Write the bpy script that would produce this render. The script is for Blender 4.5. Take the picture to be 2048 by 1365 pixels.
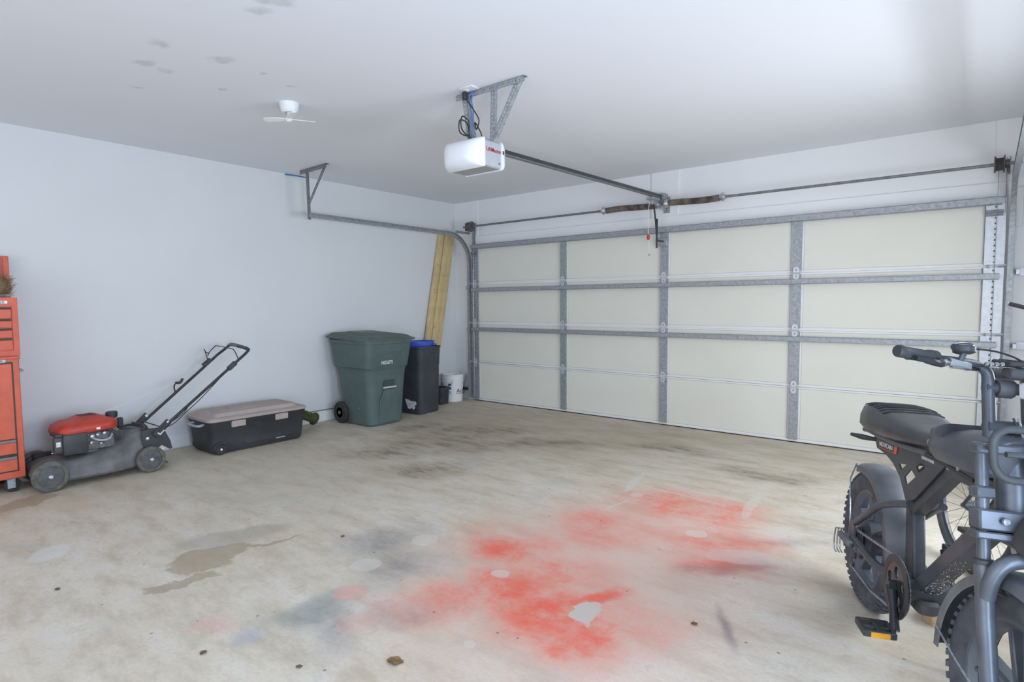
import bpy, bmesh, math, random
from mathutils import Vector as V, Matrix as Mx
from mathutils.geometry import tessellate_polygon
random.seed(7)
for o in list(bpy.data.objects): bpy.data.objects.remove(o)
sc = bpy.context.scene
col = sc.collection
PI = math.pi
R_ = math.radians

# ------------------------------------------------------------------ camera
cam = bpy.data.cameras.new('camera'); camo = bpy.data.objects.new('camera', cam); col.objects.link(camo)
CAM = V((5.8563, -5.9676, 1.3385))
yaw, pitch, roll = -0.67809, -0.064826, -0.006607
fwd = V((math.sin(yaw)*math.cos(pitch), math.cos(yaw)*math.cos(pitch), math.sin(pitch)))
rgt = V((math.cos(yaw), -math.sin(yaw), 0)); upv = rgt.cross(fwd)
r2 = rgt*math.cos(roll)+upv*math.sin(roll); u2 = upv*math.cos(roll)-rgt*math.sin(roll)
m = Mx((r2, u2, -fwd)).transposed().to_4x4(); m.translation = CAM
camo.matrix_world = m
cam.sensor_width = 36; cam.lens = 1176.3/2048*36; cam.clip_start = .02; cam.clip_end = 60
sc.camera = camo

# ------------------------------------------------------------------ world, lights, exposure
w = bpy.data.worlds.new('sky'); sc.world = w; w.use_nodes = True
w.node_tree.nodes['Background'].inputs[0].default_value = (.72, .82, 1, 1)
w.node_tree.nodes['Background'].inputs[1].default_value = 1.0
def area(name, loc, rot, sx, sy, e, c):
    d = bpy.data.lights.new(name, 'AREA'); d.shape = 'RECTANGLE'; d.size = sx; d.size_y = sy; d.energy = e; d.color = c
    o = bpy.data.objects.new(name, d); col.objects.link(o); o.location = loc; o.rotation_euler = rot
    return o
# side doorway daylight, plus unseen back-opening, window and ceiling lights added for fill
area('fill_back_opening', (4.0, -9.62, 1.20), (R_(90), 0, 0), 4.4, 2.1, 48, (.96, .98, 1))
area('daylight_side_doorway', (6.95, -5.2, 1.05), (0, R_(90), 0), 2.1, 1.5, 100, (.58, .75, 1))
area('fill_side_window', (6.95, -2.3, 1.20), (0, R_(90), 0), 1.5, 2.3, 90, (.86, .93, 1))
area('added_ceiling_fill', (4.6, -7.4, 2.62), (0, 0, 0), 1.2, .3, 8, (1, .98, .95))
sc.view_settings.view_transform = 'Standard'; sc.view_settings.look = 'None'; sc.view_settings.gamma = 1
sc.view_settings.use_curve_mapping = False
sc.view_settings.exposure = 0.42

# ------------------------------------------------------------------ materials
MATS = {}
def mat(name, c, rough=.6, metal=0, var=.06, scale=6, bump=0, bscale=60, spec=.5, c2=None, coat=0, emit=0, trans=0):
    if name in MATS: return MATS[name]
    mt = bpy.data.materials.new(name); mt.use_nodes = True; nt = mt.node_tree; N = nt.nodes; L = nt.links
    b = N['Principled BSDF']; b.inputs['Roughness'].default_value = rough; b.inputs['Metallic'].default_value = metal
    b.inputs['Specular IOR Level'].default_value = spec
    if coat: b.inputs['Coat Weight'].default_value = coat
    if trans: b.inputs['Transmission Weight'].default_value = trans
    tc = N.new('ShaderNodeTexCoord')
    n = N.new('ShaderNodeTexNoise'); n.inputs['Scale'].default_value = scale; n.inputs['Detail'].default_value = 5
    L.new(tc.outputs['Object'], n.inputs['Vector'])
    r = N.new('ShaderNodeValToRGB'); L.new(n.outputs['Fac'], r.inputs['Fac'])
    if c2 is None:
        a = [max(0, x*(1-var)) for x in c]; d = [min(1, x*(1+var)) for x in c]
    else: a, d = c2, c
    r.color_ramp.elements[0].position = .32; r.color_ramp.elements[1].position = .68
    r.color_ramp.elements[0].color = (*a, 1); r.color_ramp.elements[1].color = (*d, 1)
    L.new(r.outputs[0], b.inputs['Base Color'])
    if bump:
        n2 = N.new('ShaderNodeTexNoise'); n2.inputs['Scale'].default_value = bscale; n2.inputs['Detail'].default_value = 4
        L.new(tc.outputs['Object'], n2.inputs['Vector'])
        bp = N.new('ShaderNodeBump'); bp.inputs['Strength'].default_value = bump; bp.inputs['Distance'].default_value = .01
        L.new(n2.outputs['Fac'], bp.inputs['Height']); L.new(bp.outputs[0], b.inputs['Normal'])
    if emit:
        L.new(r.outputs[0], b.inputs['Emission Color']); b.inputs['Emission Strength'].default_value = emit
    MATS[name] = mt
    return mt
def s(r, g, b):  # sRGB 0-255 to linear
    return tuple(((x/255+.055)/1.055)**2.4 if x > 10 else x/255/12.92 for x in (r, g, b))
WALL = mat('painted_drywall', (.715, .727, .735), .75, var=.015, scale=1.5, bump=.03, bscale=180)
FRONTW = mat('painted_header_board', (.85, .86, .87), .6, var=.012, scale=2)
TRIMW = mat('painted_trim', (.80, .80, .79), .6, var=.04, scale=4)
DIRT = mat('dusty_ledge', s(150, 148, 122), .9, var=.25, scale=9)
GALV = mat('galvanized_steel', (.36, .385, .41), .48, .5, var=.2, scale=38)
GALVD = mat('dull_galvanized_steel', (.22, .235, .25), .5, .5, var=.2, scale=30)
GALVL = mat('bright_galvanized_steel', (.62, .65, .69), .42, .4, var=.08, scale=30)
DRAIL = mat('door_white_rail', (.80, .80, .79), .45, var=.02, scale=3)
DPAN = mat('door_cream_panel', (.76, .75, .675), .6, var=.02, scale=2)
RUB = mat('black_rubber', (.03, .031, .033), .75, var=.3, scale=20)
TYRE = mat('dusty_tyre_rubber', (.082, .091, .108), .7, var=.35, scale=14, bump=.1, bscale=120)
BLKM = mat('satin_black_frame', (.070, .078, .094), .40, .1, var=.25, scale=10, spec=.6)
BLKG = mat('gloss_black_metal', (.035, .038, .044), .22, .2, var=.2, scale=10)
BLKP = mat('black_plastic', (.042, .045, .050), .5, var=.25, scale=12)
DUSTB = mat('dusty_black_plastic', (.07, .075, .08), .6, var=.35, scale=8)
SEATM = mat('black_vinyl_seat', (.062, .067, .076), .36, var=.3, scale=9, spec=.6)
FORKM = mat('dark_fork_alloy', (.13, .145, .17), .36, .35, var=.18, scale=14)
ALLOY = mat('pale_alloy', (.55, .58, .62), .35, .8, var=.1, scale=20)
CHROME = mat('chrome', (.80, .82, .84), .16, 1, var=.04)
CHAINM = mat('chain_steel', (.36, .40, .45), .35, .8, var=.3, scale=90)
WHP = mat('white_plastic', (.82, .83, .83), .4, var=.02)
LENS = mat('milky_white_lens', (.88, .90, .94), .3, var=.01)
GREYP = mat('light_grey_housing', (.43, .45, .48), .5, var=.05)
ORANGE = mat('orange_chest_paint', s(206, 92, 62), .42, .05, var=.10, scale=14)
CHDARK = mat('dark_drawer_gap', (.06, .05, .05), .6, var=.3)
PULL = mat('grey_drawer_pull', (.22, .21, .21), .45, .4, var=.15)
RED = mat('red_mower_cover', s(190, 62, 46), .45, var=.18, scale=9)
DECK = mat('grey_mower_deck', (.15, .152, .150), .6, .15, var=.3, scale=9)
MWHEEL = mat('dusty_grey_wheel', (.11, .115, .118), .8, var=.28, scale=22)
MWTYRE = mat('dusty_mower_tread', (.13, .125, .108), .9, var=.3, scale=25, bump=.2, bscale=90)
DUSTLID = mat('dusty_tan_lid', s(176, 162, 156), .8, var=.07, scale=5)
BOXB = mat('charcoal_tote_plastic', (.034, .036, .041), .55, var=.25, scale=6)
OLIVE = mat('olive_green_fabric', s(74, 78, 44), .9, var=.2, scale=15)
GREEN = mat('dark_green_cart_plastic', s(84, 100, 98), .6, var=.10, scale=8, bump=.05, bscale=150)
GREEND = mat('dark_green_lid_plastic', s(86, 98, 92), .55, var=.12, scale=8)
BINB = mat('scuffed_black_bin_plastic', s(62, 66, 72), .6, var=.16, scale=7, bump=.05, bscale=120)
BLUE = mat('blue_plastic', s(62, 92, 190), .45, var=.08)
WOOD = mat('pale_pine_lumber', s(210, 186, 138), .8, var=.15, scale=5)
WOODB = mat('split_firewood', s(206, 172, 132), .85, var=.18, scale=12, bump=.3)
BROWNS = mat('oiled_spring_steel', s(150, 138, 128), .5, .35, scale=16, c2=s(88, 78, 72))
STRAW = mat('brown_dry_straw', s(150, 126, 94), .9, var=.3, scale=12)
YEL = mat('amber_reflector', s(236, 170, 50), .3, var=.05)
REDP = mat('red_plastic', s(196, 60, 44), .45, var=.06)
REDT = mat('red_print', s(178, 40, 44), .5, var=.03)
WHT = mat('white_print', (.85, .86, .88), .5, var=.02)
ORT = mat('orange_print', s(232, 110, 50), .5, var=.03)
NAVY = mat('navy_print', s(40, 48, 110), .5, var=.05)
CORDW = mat('white_cord', (.75, .75, .72), .8, var=.05)
CORDB = mat('black_cord', (.03, .03, .035), .5, var=.2)
BLUEW = mat('blue_wire_insulation', s(70, 120, 190), .45, var=.1)
LEAF = mat('dry_brown_leaf', s(128, 100, 66), .9, var=.3, scale=40)
PAPER = mat('torn_white_label', (.72, .72, .70), .8, var=.2, scale=40)
TUBEB = mat('black_handle_tube', (.045, .046, .048), .5, .2, var=.3, scale=15)
LAMP = mat('white_light_diffuser', (.9, .9, .9), .5, var=.01)

# ------------------------------------------------------------------ mesh builder
class MB:
    def __init__(self, M=None): self.v = []; self.f = []; self.M = M
    def add(self, vs, fs):
        b = len(self.v)
        for p in vs:
            p = V(p)
            self.v.append(self.M @ p if self.M is not None else p)
        self.f += [[i+b for i in q] for q in fs]
        return self
    def box(self, c, sz, rot=None):
        x, y, z = sz[0]/2, sz[1]/2, sz[2]/2
        vs = [V((a*x, b*y, d*z)) for a in (-1, 1) for b in (-1, 1) for d in (-1, 1)]
        if rot is not None: vs = [rot @ p for p in vs]
        return self.add([p+V(c) for p in vs], [[0,1,3,2],[4,6,7,5],[0,4,5,1],[2,3,7,6],[0,2,6,4],[1,5,7,3]])
    def bb(self, x0, x1, y0, y1, z0, z1): return self.box(((x0+x1)/2, (y0+y1)/2, (z0+z1)/2), (abs(x1-x0), abs(y1-y0), abs(z1-z0)))
    def beam(self, p0, p1, wd, ht, side=(0,1,0)):
        p0, p1 = V(p0), V(p1); d = (p1-p0).normalized(); sd = V(side); sd = (sd-d*sd.dot(d)).normalized(); u = d.cross(sd)
        return self.box((p0+p1)/2, ((p1-p0).length, wd, ht), Mx((d, sd, u)).transposed())
    def tube(self, pts, r, n=8, closed=False, cap=True):
        pts = [V(p) for p in pts]; k = len(pts)
        rs = r if isinstance(r, (list, tuple)) else [r]*k
        T = []
        for i in range(k):
            a = pts[i-1] if (i > 0 or closed) else pts[i]; b = pts[(i+1) % k] if (i < k-1 or closed) else pts[i]
            T.append((b-a).normalized())
        ref = V((0,0,1)) if abs(T[0].z) < .9 else V((1,0,0))
        nrm = (ref-T[0]*ref.dot(T[0])).normalized(); vs = []; fs = []
        for i in range(k):
            nrm = (nrm-T[i]*nrm.dot(T[i])).normalized(); bn = T[i].cross(nrm)
            for j in range(n):
                t = 2*PI*j/n; vs.append(pts[i]+(nrm*math.cos(t)+bn*math.sin(t))*rs[i])
        for i in range(k if closed else k-1):
            for j in range(n):
                a = i*n+j; b = i*n+(j+1) % n; i2 = (i+1) % k
                fs.append([a, b, i2*n+(j+1) % n, i2*n+j])
        if cap and not closed:
            fs.append(list(range(n))[::-1]); fs.append([(k-1)*n+j for j in range(n)])
        return self.add(vs, fs)
    def cyl(self, p0, p1, r0, r1=None, n=16): return self.tube([p0, p1], [r0, r0 if r1 is None else r1], n)
    def lathe(self, prof, n=24, o=(0,0,0), ax='z', close=True):
        # prof of (radius, height) along the axis
        vs = []; fs = []; k = len(prof); o = V(o)
        for (r, h) in prof:
            for j in range(n):
                t = 2*PI*j/n; c, q = r*math.cos(t), r*math.sin(t)
                vs.append(o+V({'z': (c, q, h), 'y': (q, h, c), 'x': (h, c, q)}[ax]))
        for i in range(k-1):
            for j in range(n): fs.append([i*n+j, i*n+(j+1) % n, (i+1)*n+(j+1) % n, (i+1)*n+j])
        if close:
            fs.append(list(range(n))[::-1]); fs.append([(k-1)*n+j for j in range(n)])
        return self.add(vs, fs)
    def loft(self, rings, cap=True, closed=True):
        n = len(rings[0]); vs = [p for r in rings for p in r]; fs = []
        for i in range(len(rings)-1):
            for j in range(n if closed else n-1):
                fs.append([i*n+j, i*n+(j+1) % n, (i+1)*n+(j+1) % n, (i+1)*n+j])
        if cap: fs.append(list(range(n))[::-1]); fs.append([(len(rings)-1)*n+j for j in range(n)])
        return self.add(vs, fs)
    def plate(self, outer, holes, place, t0, t1):
        # flat plate with holes: place(a, b, t) -> point
        polys = [outer]+list(holes); flat = [p for q in polys for p in q]; k = len(flat)
        tris = tessellate_polygon([[V((a, b, 0)) for a, b in q] for q in polys])
        vs = [place(a, b, t0) for a, b in flat]+[place(a, b, t1) for a, b in flat]
        fs = [list(t) for t in tris]+[[i+k for i in t][::-1] for t in tris]
        b = 0
        for q in polys:
            for i in range(len(q)):
                j = (i+1) % len(q); fs.append([b+i, b+j, b+j+k, b+i+k])
            b += len(q)
        return self.add(vs, fs)
    def perf(self, p0, p1, wdir, wd, th, pitch=.025, hole=.006):
        # perforated steel strip from p0 to p1, width along wdir
        p0, p1 = V(p0), V(p1); L_ = (p1-p0).length; d = (p1-p0)/L_; wv = V(wdir); wv = (wv-d*wv.dot(d)).normalized(); nv = d.cross(wv)
        k = max(1, round(L_/pitch)); pt = L_/k; h = wd/2
        for i in range(k):
            c = p0+d*pt*(i+.5); a = pt/2
            out = [(-a,-h),(0,-h),(a,-h),(a,0),(a,h),(0,h),(-a,h),(-a,0)]
            inn = [(hole*math.cos(t), hole*math.sin(t)) for t in [PI*1.25+PI/4*q for q in range(8)]]
            vs = []
            for z in (0, th):
                for x, y in out+inn: vs.append(c+d*x+wv*y+nv*z)
            fs = []
            for j in range(8):
                q = (j+1) % 8
                fs.append([j, q, 8+q, 8+j]); fs.append([16+j, 24+j, 24+q, 16+q]); fs.append([8+j, 8+q, 24+q, 24+j])
                if j in (0, 1, 4, 5): fs.append([q, j, 16+j, 16+q])
            self.add(vs, fs)
        return self
    def build(self, name, mt, parent=None, bevel=0, seg=1, sharp=38, mesh_only=False):
        me = bpy.data.meshes.new(name)
        bm = bmesh.new(); vv = [bm.verts.new(p) for p in self.v]
        for q in self.f:
            try: bm.faces.new([vv[i] for i in q])
            except ValueError: pass
        bmesh.ops.recalc_face_normals(bm, faces=bm.faces)
        if bevel:
            es = [e for e in bm.edges if len(e.link_faces) == 2 and e.calc_face_angle(0) > R_(30)]
            bmesh.ops.bevel(bm, geom=es, offset=bevel, segments=seg, affect='EDGES', profile=.5, clamp_overlap=True)
        for e in bm.edges: e.smooth = not (len(e.link_faces) == 2 and e.calc_face_angle(0) > R_(sharp))
        for q in bm.faces: q.smooth = True
        bm.to_mesh(me); bm.free(); me.materials.append(mt)
        o = bpy.data.objects.new(name, me); col.objects.link(o)
        if parent is not None: o.parent = parent
        return o
def tag(o, label, cat, group=None):
    o['label'] = label; o['category'] = cat
    if group: o['group'] = group
    return o
def thing(name, label, cat, loc=(0,0,0), rz=0, group=None):
    o = bpy.data.objects.new(name, None); col.objects.link(o); o.location = loc; o.rotation_euler = (0, 0, rz); o.empty_display_size = .1
    return tag(o, label, cat, group)
def struct(o, label=None):
    o['kind'] = 'structure'
    if label: o['label'] = label
    return o
def frame(o, x, y):
    x = V(x).normalized(); y = V(y); y = (y-x*y.dot(x)).normalized(); z = x.cross(y)
    m = Mx((x, y, z)).transposed().to_4x4(); m.translation = V(o); return m
def letters(name, body, size, M, mt, parent, ext=.0008, align='LEFT', sx=1):
    cu = bpy.data.curves.new(name, 'FONT'); cu.body = body; cu.size = size; cu.extrude = ext; cu.align_x = align; cu.resolution_u = 2; cu.offset = size*.006
    t = bpy.data.objects.new(name, cu); col.objects.link(t)
    bpy.context.view_layer.update()
    me = bpy.data.meshes.new_from_object(t.evaluated_get(bpy.context.evaluated_depsgraph_get()))
    bpy.data.objects.remove(t)
    me.transform(M @ Mx.Diagonal((sx, 1, 1, 1))); me.materials.clear(); me.materials.append(mt); me.name = name
    o = bpy.data.objects.new(name, me); col.objects.link(o); o.parent = parent
    return o
def rrect(w, d, r, n=4):
    pts = []
    for cx, cy, a0 in ((w/2-r, d/2-r, 0), (-w/2+r, d/2-r, 90), (-w/2+r, -d/2+r, 180), (w/2-r, -d/2+r, 270)):
        for i in range(n+1):
            t = R_(a0+90*i/n); pts.append((cx+r*math.cos(t), cy+r*math.sin(t)))
    return pts
def bez(ps, n=8):  # Catmull-Rom through points
    ps = [V(p) for p in ps]; out = []
    for i in range(len(ps)-1):
        a = ps[max(i-1, 0)]; b = ps[i]; c = ps[i+1]; d = ps[min(i+2, len(ps)-1)]
        for k in range(n):
            t = k/n
            out.append(.5*((2*b)+(c-a)*t+(2*a-5*b+4*c-d)*t*t+(3*b-a-3*c+d)*t**3))
    return out+[ps[-1]]

# ------------------------------------------------------------------ floor
H = 2.726; XR = 6.55; YB = -9.6
def floor_material():
    mt = bpy.data.materials.new('stained_concrete'); mt.use_nodes = True; nt = mt.node_tree; N = nt.nodes; L = nt.links
    b = N['Principled BSDF']; tc = N.new('ShaderNodeTexCoord'); P = tc.outputs['Object']
    def noise(scale, detail=5, rough=.55, vec=None, stretch=None, dist=0):
        n = N.new('ShaderNodeTexNoise'); n.inputs['Scale'].default_value = scale; n.inputs['Detail'].default_value = detail; n.inputs['Roughness'].default_value = rough
        n.inputs['Distortion'].default_value = dist
        src = vec or P
        if stretch:
            mp = N.new('ShaderNodeMapping'); mp.inputs['Scale'].default_value = stretch[0]; mp.inputs['Rotation'].default_value = (0, 0, stretch[1]); L.new(src, mp.inputs['Vector']); src = mp.outputs[0]
        L.new(src, n.inputs['Vector']); return n
    def math_(op, a, b_=None, c=None):
        n = N.new('ShaderNodeMath'); n.operation = op
        for i, x in enumerate((a, b_, c)):
            if x is None: continue
            if isinstance(x, (int, float)): n.inputs[i].default_value = x
            else: L.new(x, n.inputs[i])
        return n.outputs[0]
    def ramp(x, lo, hi, a=0, b_=1, smooth=True):
        n = N.new('ShaderNodeMapRange'); n.interpolation_type = 'SMOOTHSTEP' if smooth else 'LINEAR'
        n.inputs[1].default_value = lo; n.inputs[2].default_value = hi; n.inputs[3].default_value = a; n.inputs[4].default_value = b_
        L.new(x, n.inputs[0]); return n.outputs[0]
    def mix(fac, A, c, mode='MIX'):
        n = N.new('ShaderNodeMix'); n.data_type = 'RGBA'; n.blend_type = mode; n.clamp_factor = True
        if isinstance(fac, (int, float)): n.inputs[0].default_value = fac
        else: L.new(fac, n.inputs[0])
        if isinstance(A, tuple): n.inputs[6].default_value = (*A, 1)
        else: L.new(A, n.inputs[6])
        if isinstance(c, tuple): n.inputs[7].default_value = (*c, 1)
        else: L.new(c, n.inputs[7])
        return n.outputs[2]
    # two warped copies of the position: soft edges (sprayed paint) and ragged edges (spills)
    def warp(scale, amp, detail=3):
        n = noise(scale, detail); sb = N.new('ShaderNodeVectorMath'); sb.operation = 'SUBTRACT'; sb.inputs[1].default_value = (.5, .5, .5); L.new(n.outputs['Color'], sb.inputs[0])
        sm = N.new('ShaderNodeVectorMath'); sm.operation = 'MULTIPLY_ADD'; sm.inputs[1].default_value = (amp, amp, 0); L.new(sb.outputs[0], sm.inputs[0]); L.new(P, sm.inputs[2]); return sm.outputs[0]
    W0 = warp(2.2, .50, 5); W1 = warp(5, .28, 7); W2 = warp(9, .05)
    def blob(cx, cy, rx, ry, rot=0, lo=.2, hi=1.0, wv=None):
        mp = N.new('ShaderNodeMapping'); mp.vector_type = 'TEXTURE'
        mp.inputs['Location'].default_value = (cx, cy, 0); mp.inputs['Rotation'].default_value = (0, 0, R_(rot)); mp.inputs['Scale'].default_value = (rx, ry, 1)
        L.new(wv or W0, mp.inputs['Vector'])
        ln = N.new('ShaderNodeVectorMath'); ln.operation = 'LENGTH'; L.new(mp.outputs[0], ln.inputs[0])
        return ramp(ln.outputs['Value'], lo, hi, 1, 0)
    def union(ms):
        a = ms[0]
        for x in ms[1:]: a = math_('MAXIMUM', a, x)
        return a
    n1 = noise(.9, 6, .6); n2 = noise(4.5, 8, .65, stretch=((.55, 1.6, 1), R_(40))); n3 = noise(55, 4, .7); n4 = noise(1.6, 4, .6, dist=.6)
    c = mix(ramp(n1.outputs['Fac'], .3, .7), s(222, 213, 198), s(212, 199, 178))
    c = mix(ramp(n2.outputs['Fac'], .45, .72, 0, .7), c, s(184, 168, 144))
    c = mix(ramp(n2.outputs['Fac'], .50, .22, 0, .6), c, s(226, 226, 224))
    c = mix(ramp(n4.outputs['Fac'], .58, .75, 0, .5), c, s(188, 192, 184))
    c = mix(math_('MULTIPLY', ramp(n3.outputs['Fac'], .35, .7), .22), c, s(168, 160, 148))
    n5 = noise(13, 7, .72); n6 = noise(2.8, 7, .7, stretch=((.7, 1.4, 1), R_(70)))
    c = mix(ramp(n5.outputs['Fac'], .50, .72, 0, .45), c, s(178, 166, 148))
    c = mix(ramp(n6.outputs['Fac'], .54, .74, 0, .55), c, s(182, 172, 154))
    c = mix(ramp(n6.outputs['Fac'], .44, .26, 0, .5), c, s(206, 208, 206))
    # the browner, worn area by the door and the bins
    far = blob(2.2, -1.1, 2.9, 1.5, 20, .3, 1.1)
    c = mix(math_('MULTIPLY', far, math_('ADD', .18, math_('MULTIPLY', n2.outputs['Fac'], .5))), c, s(166, 150, 126))
    mid = blob(1.2, -3.6, 1.8, 1.3, 30, .3, 1.1)
    c = mix(math_('MULTIPLY', mid, math_('MULTIPLY', n4.outputs['Fac'], .55)), c, s(184, 176, 156))
    ns = noise(7, 8, .75, stretch=((.5, 1.8, 1), R_(55)))
    streak = ramp(ns.outputs['Fac'], .40, .70)
    grime = union([blob(1.72, -2.58, .62, .40, 60, .1, 1), blob(1.75, -1.40, .85, .42, 35, .1, 1), blob(2.35, -2.80, .62, .34, 40, .0, 1), blob(1.9, -2.0, .8, .6, 30, .0, 1.2), blob(2.6, -1.5, .9, .3, 30, .1, 1), blob(1.1, -1.75, .45, .25, 70, .1, 1), blob(3.6, -1.0, .6, .25, 20, .1, 1), blob(4.6, -1.3, .6, .25, 10, .1, 1)])
    c = mix(math_('MULTIPLY', math_('MULTIPLY', grime, streak), .9), c, s(92, 84, 72))
    c = mix(math_('MULTIPLY', grime, .32), c, s(140, 128, 108))
    # brown wet-looking spill in the left foreground, spill under the tool chest
    spill = union([blob(2.66, -4.60, .24, .12, 78, .82, .98, W1), blob(2.87, -4.82, .18, .06, 70, .82, .98, W1), blob(2.76, -4.70, .16, .10, 60, .8, .98, W1), blob(2.74, -4.36, .30, .03, 72, .7, 1, W1), blob(.80, -5.0, .14, .22, 20, .85, 1, W1)])
    c = mix(math_('MULTIPLY', spill, .62), c, s(158, 142, 118))
    c = mix(math_('MULTIPLY', blob(2.50, -4.42, .16, .40, -20, .55, 1, W1), .4), c, s(150, 146, 136))
    # black / grey overspray
    ng = noise(11, 8, .8); gr = ramp(ng.outputs['Fac'], .28, .62, .45, 1)
    blk = union([blob(3.25, -3.9, .30, .42, -30, .0, 1), blob(3.55, -4.05, .42, .38, 0, .0, 1), blob(3.95, -4.30, .13, .36, -35, .0, 1), blob(3.62, -4.58, .20, .30, -30, .1, 1), blob(3.78, -4.62, .18, .35, 60, .0, 1), blob(4.97, -2.6, .12, .42, -60, .0, 1), blob(4.88, -3.05, .16, .36, -60, .0, 1)])
    c = mix(math_('MULTIPLY', math_('MULTIPLY', blk, gr), .58), c, s(112, 114, 124))
    c = mix(math_('MULTIPLY', blob(5.07, -3.60, .035, .27, 30, .0, 1, W2), .75), c, s(88, 90, 104))
    c = mix(math_('MULTIPLY', blob(3.585, -4.86, .10, .10, 0, .1, 1, W2), .35), c, s(120, 140, 180))
    c = mix(math_('MULTIPLY', blob(3.55, -4.60, .16, .28, -30, .3, 1), .35), c, s(140, 158, 150))
    # red spray paint
    np_ = noise(3.6, 9, .78); pat = ramp(np_.outputs['Fac'], .34, .66, .30, 1)
    ed = noise(26, 6, .75); edg = ramp(ed.outputs['Fac'], .25, .6, .72, 1)
    red = union([blob(3.90, -3.52, .52, .42, 30, .0, 1), blob(4.20, -3.62, .50, .40, 30, .1, 1), blob(4.16, -3.92, .46, .32, 30, .1, 1), blob(4.55, -3.93, .56, .42, 25, .15, 1), blob(4.28, -2.35, .55, .50, 10, .1, 1), blob(4.55, -2.30, .42, .45, 0, .15, 1), blob(4.70, -2.75, .52, .42, 30, .1, 1), blob(4.15, -2.95, .52, .48, 0, .0, 1), blob(4.05, -4.08, .26, .55, -30, .0, 1), blob(4.78, -3.02, .36, .26, 0, .0, 1)])
    c = mix(math_('MULTIPLY', blob(4.35, -3.3, 1.15, 1.75, 10, .15, 1.05), .62), c, s(222, 182, 168))
    c = mix(math_('MULTIPLY', math_('MULTIPLY', red, pat), math_('MULTIPLY', edg, .92)), c, s(234, 126, 106))
    hot = union([blob(3.86, -3.5, .26, .20, 35, .0, 1), blob(4.13, -3.90, .26, .20, 20, .2, 1), blob(4.42, -3.92, .30, .22, 30, .2, 1), blob(4.62, -4.0, .26, .12, 60, .2, 1), blob(4.55, -3.72, .3, .1, 70, .2, 1)])
    c = mix(math_('MULTIPLY', math_('MULTIPLY', hot, pat), .88), c, s(238, 96, 72))
    c = mix(math_('MULTIPLY', blob(4.86, -3.05, .14, .28, -55, .2, 1), .4), c, s(150, 90, 90))
    c = mix(math_('MULTIPLY', union([blob(3.60, -4.38, .10, .11, 0, .5, 1, W2), blob(3.40, -4.88, .12, .12, 0, .2, 1)]), .30), c, s(220, 140, 128))
    # masked-off places: can rings, a rectangle outline, a flat tile mark
    disc = lambda x, y, r, q=1: blob(x, y, r, r*q, 0, .9, 1.0, W2)
    c = mix(math_('MULTIPLY', union([disc(3.422, -4.15, .078), disc(3.422, -3.745, .075, 1.1), disc(4.028, -3.804, .045), disc(4.013, -2.298, .05), disc(4.60, -2.72, .06), disc(4.32, -4.34, .03)]), .5), c, s(216, 212, 202))
    c = mix(math_('MULTIPLY', union([disc(3.845, -4.52, .085), disc(3.585, -4.385, .075)]), .36), c, s(222, 176, 166))
    c = mix(math_('MULTIPLY', blob(4.565, -3.875, .058, .115, 32, .75, 1.0, W1), .85), c, s(200, 198, 188))
    def line(x0, y0, x1, y1, wd=.012):
        a = math.degrees(math.atan2(y1-y0, x1-x0)); ln = math.hypot(x1-x0, y1-y0)/2
        return blob((x0+x1)/2, (y0+y1)/2, ln, wd, a, .75, 1.0, W2)
    c = mix(math_('MULTIPLY', union([line(3.80, -1.78, 3.92, -2.32, .035), line(3.83, -1.95, 4.70, -2.0), line(3.85, -2.08, 4.66, -2.16), line(4.66, -1.72, 4.74, -2.35, .04), line(4.60, -1.80, 4.80, -1.86, .02), line(3.98, -2.75, 4.02, -2.35, .01)]), .42), c, s(216, 214, 206))
    c = mix(math_('MULTIPLY', blob(4.90, -2.88, .10, .20, -62, .8, 1.0, W2), .35), c, s(216, 204, 200))
    c = mix(math_('MULTIPLY', blob(1.95, -5.12, .10, .14, 50, .7, 1.0, W2), .5), c, s(226, 228, 228))
    # specks
    vo = N.new('ShaderNodeTexVoronoi'); vo.inputs['Scale'].default_value = 7; L.new(P, vo.inputs['Vector'])
    c = mix(math_('MULTIPLY', ramp(vo.outputs['Distance'], .06, .03), .6), c, s(92, 82, 68))
    vo2 = N.new('ShaderNodeTexVoronoi'); vo2.inputs['Scale'].default_value = 9; L.new(W0, vo2.inputs['Vector'])
    c = mix(math_('MULTIPLY', ramp(vo2.outputs['Distance'], .05, .03), .6), c, s(226, 224, 216))
    L.new(c, b.inputs['Base Color']); b.inputs['Roughness'].default_value = .62; b.inputs['Specular IOR Level'].default_value = .3
    bp = N.new('ShaderNodeBump'); bp.inputs['Strength'].default_value = .12; bp.inputs['Distance'].default_value = .01; L.new(n3.outputs['Fac'], bp.inputs['Height']); L.new(bp.outputs[0], b.inputs['Normal'])
    return mt
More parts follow.
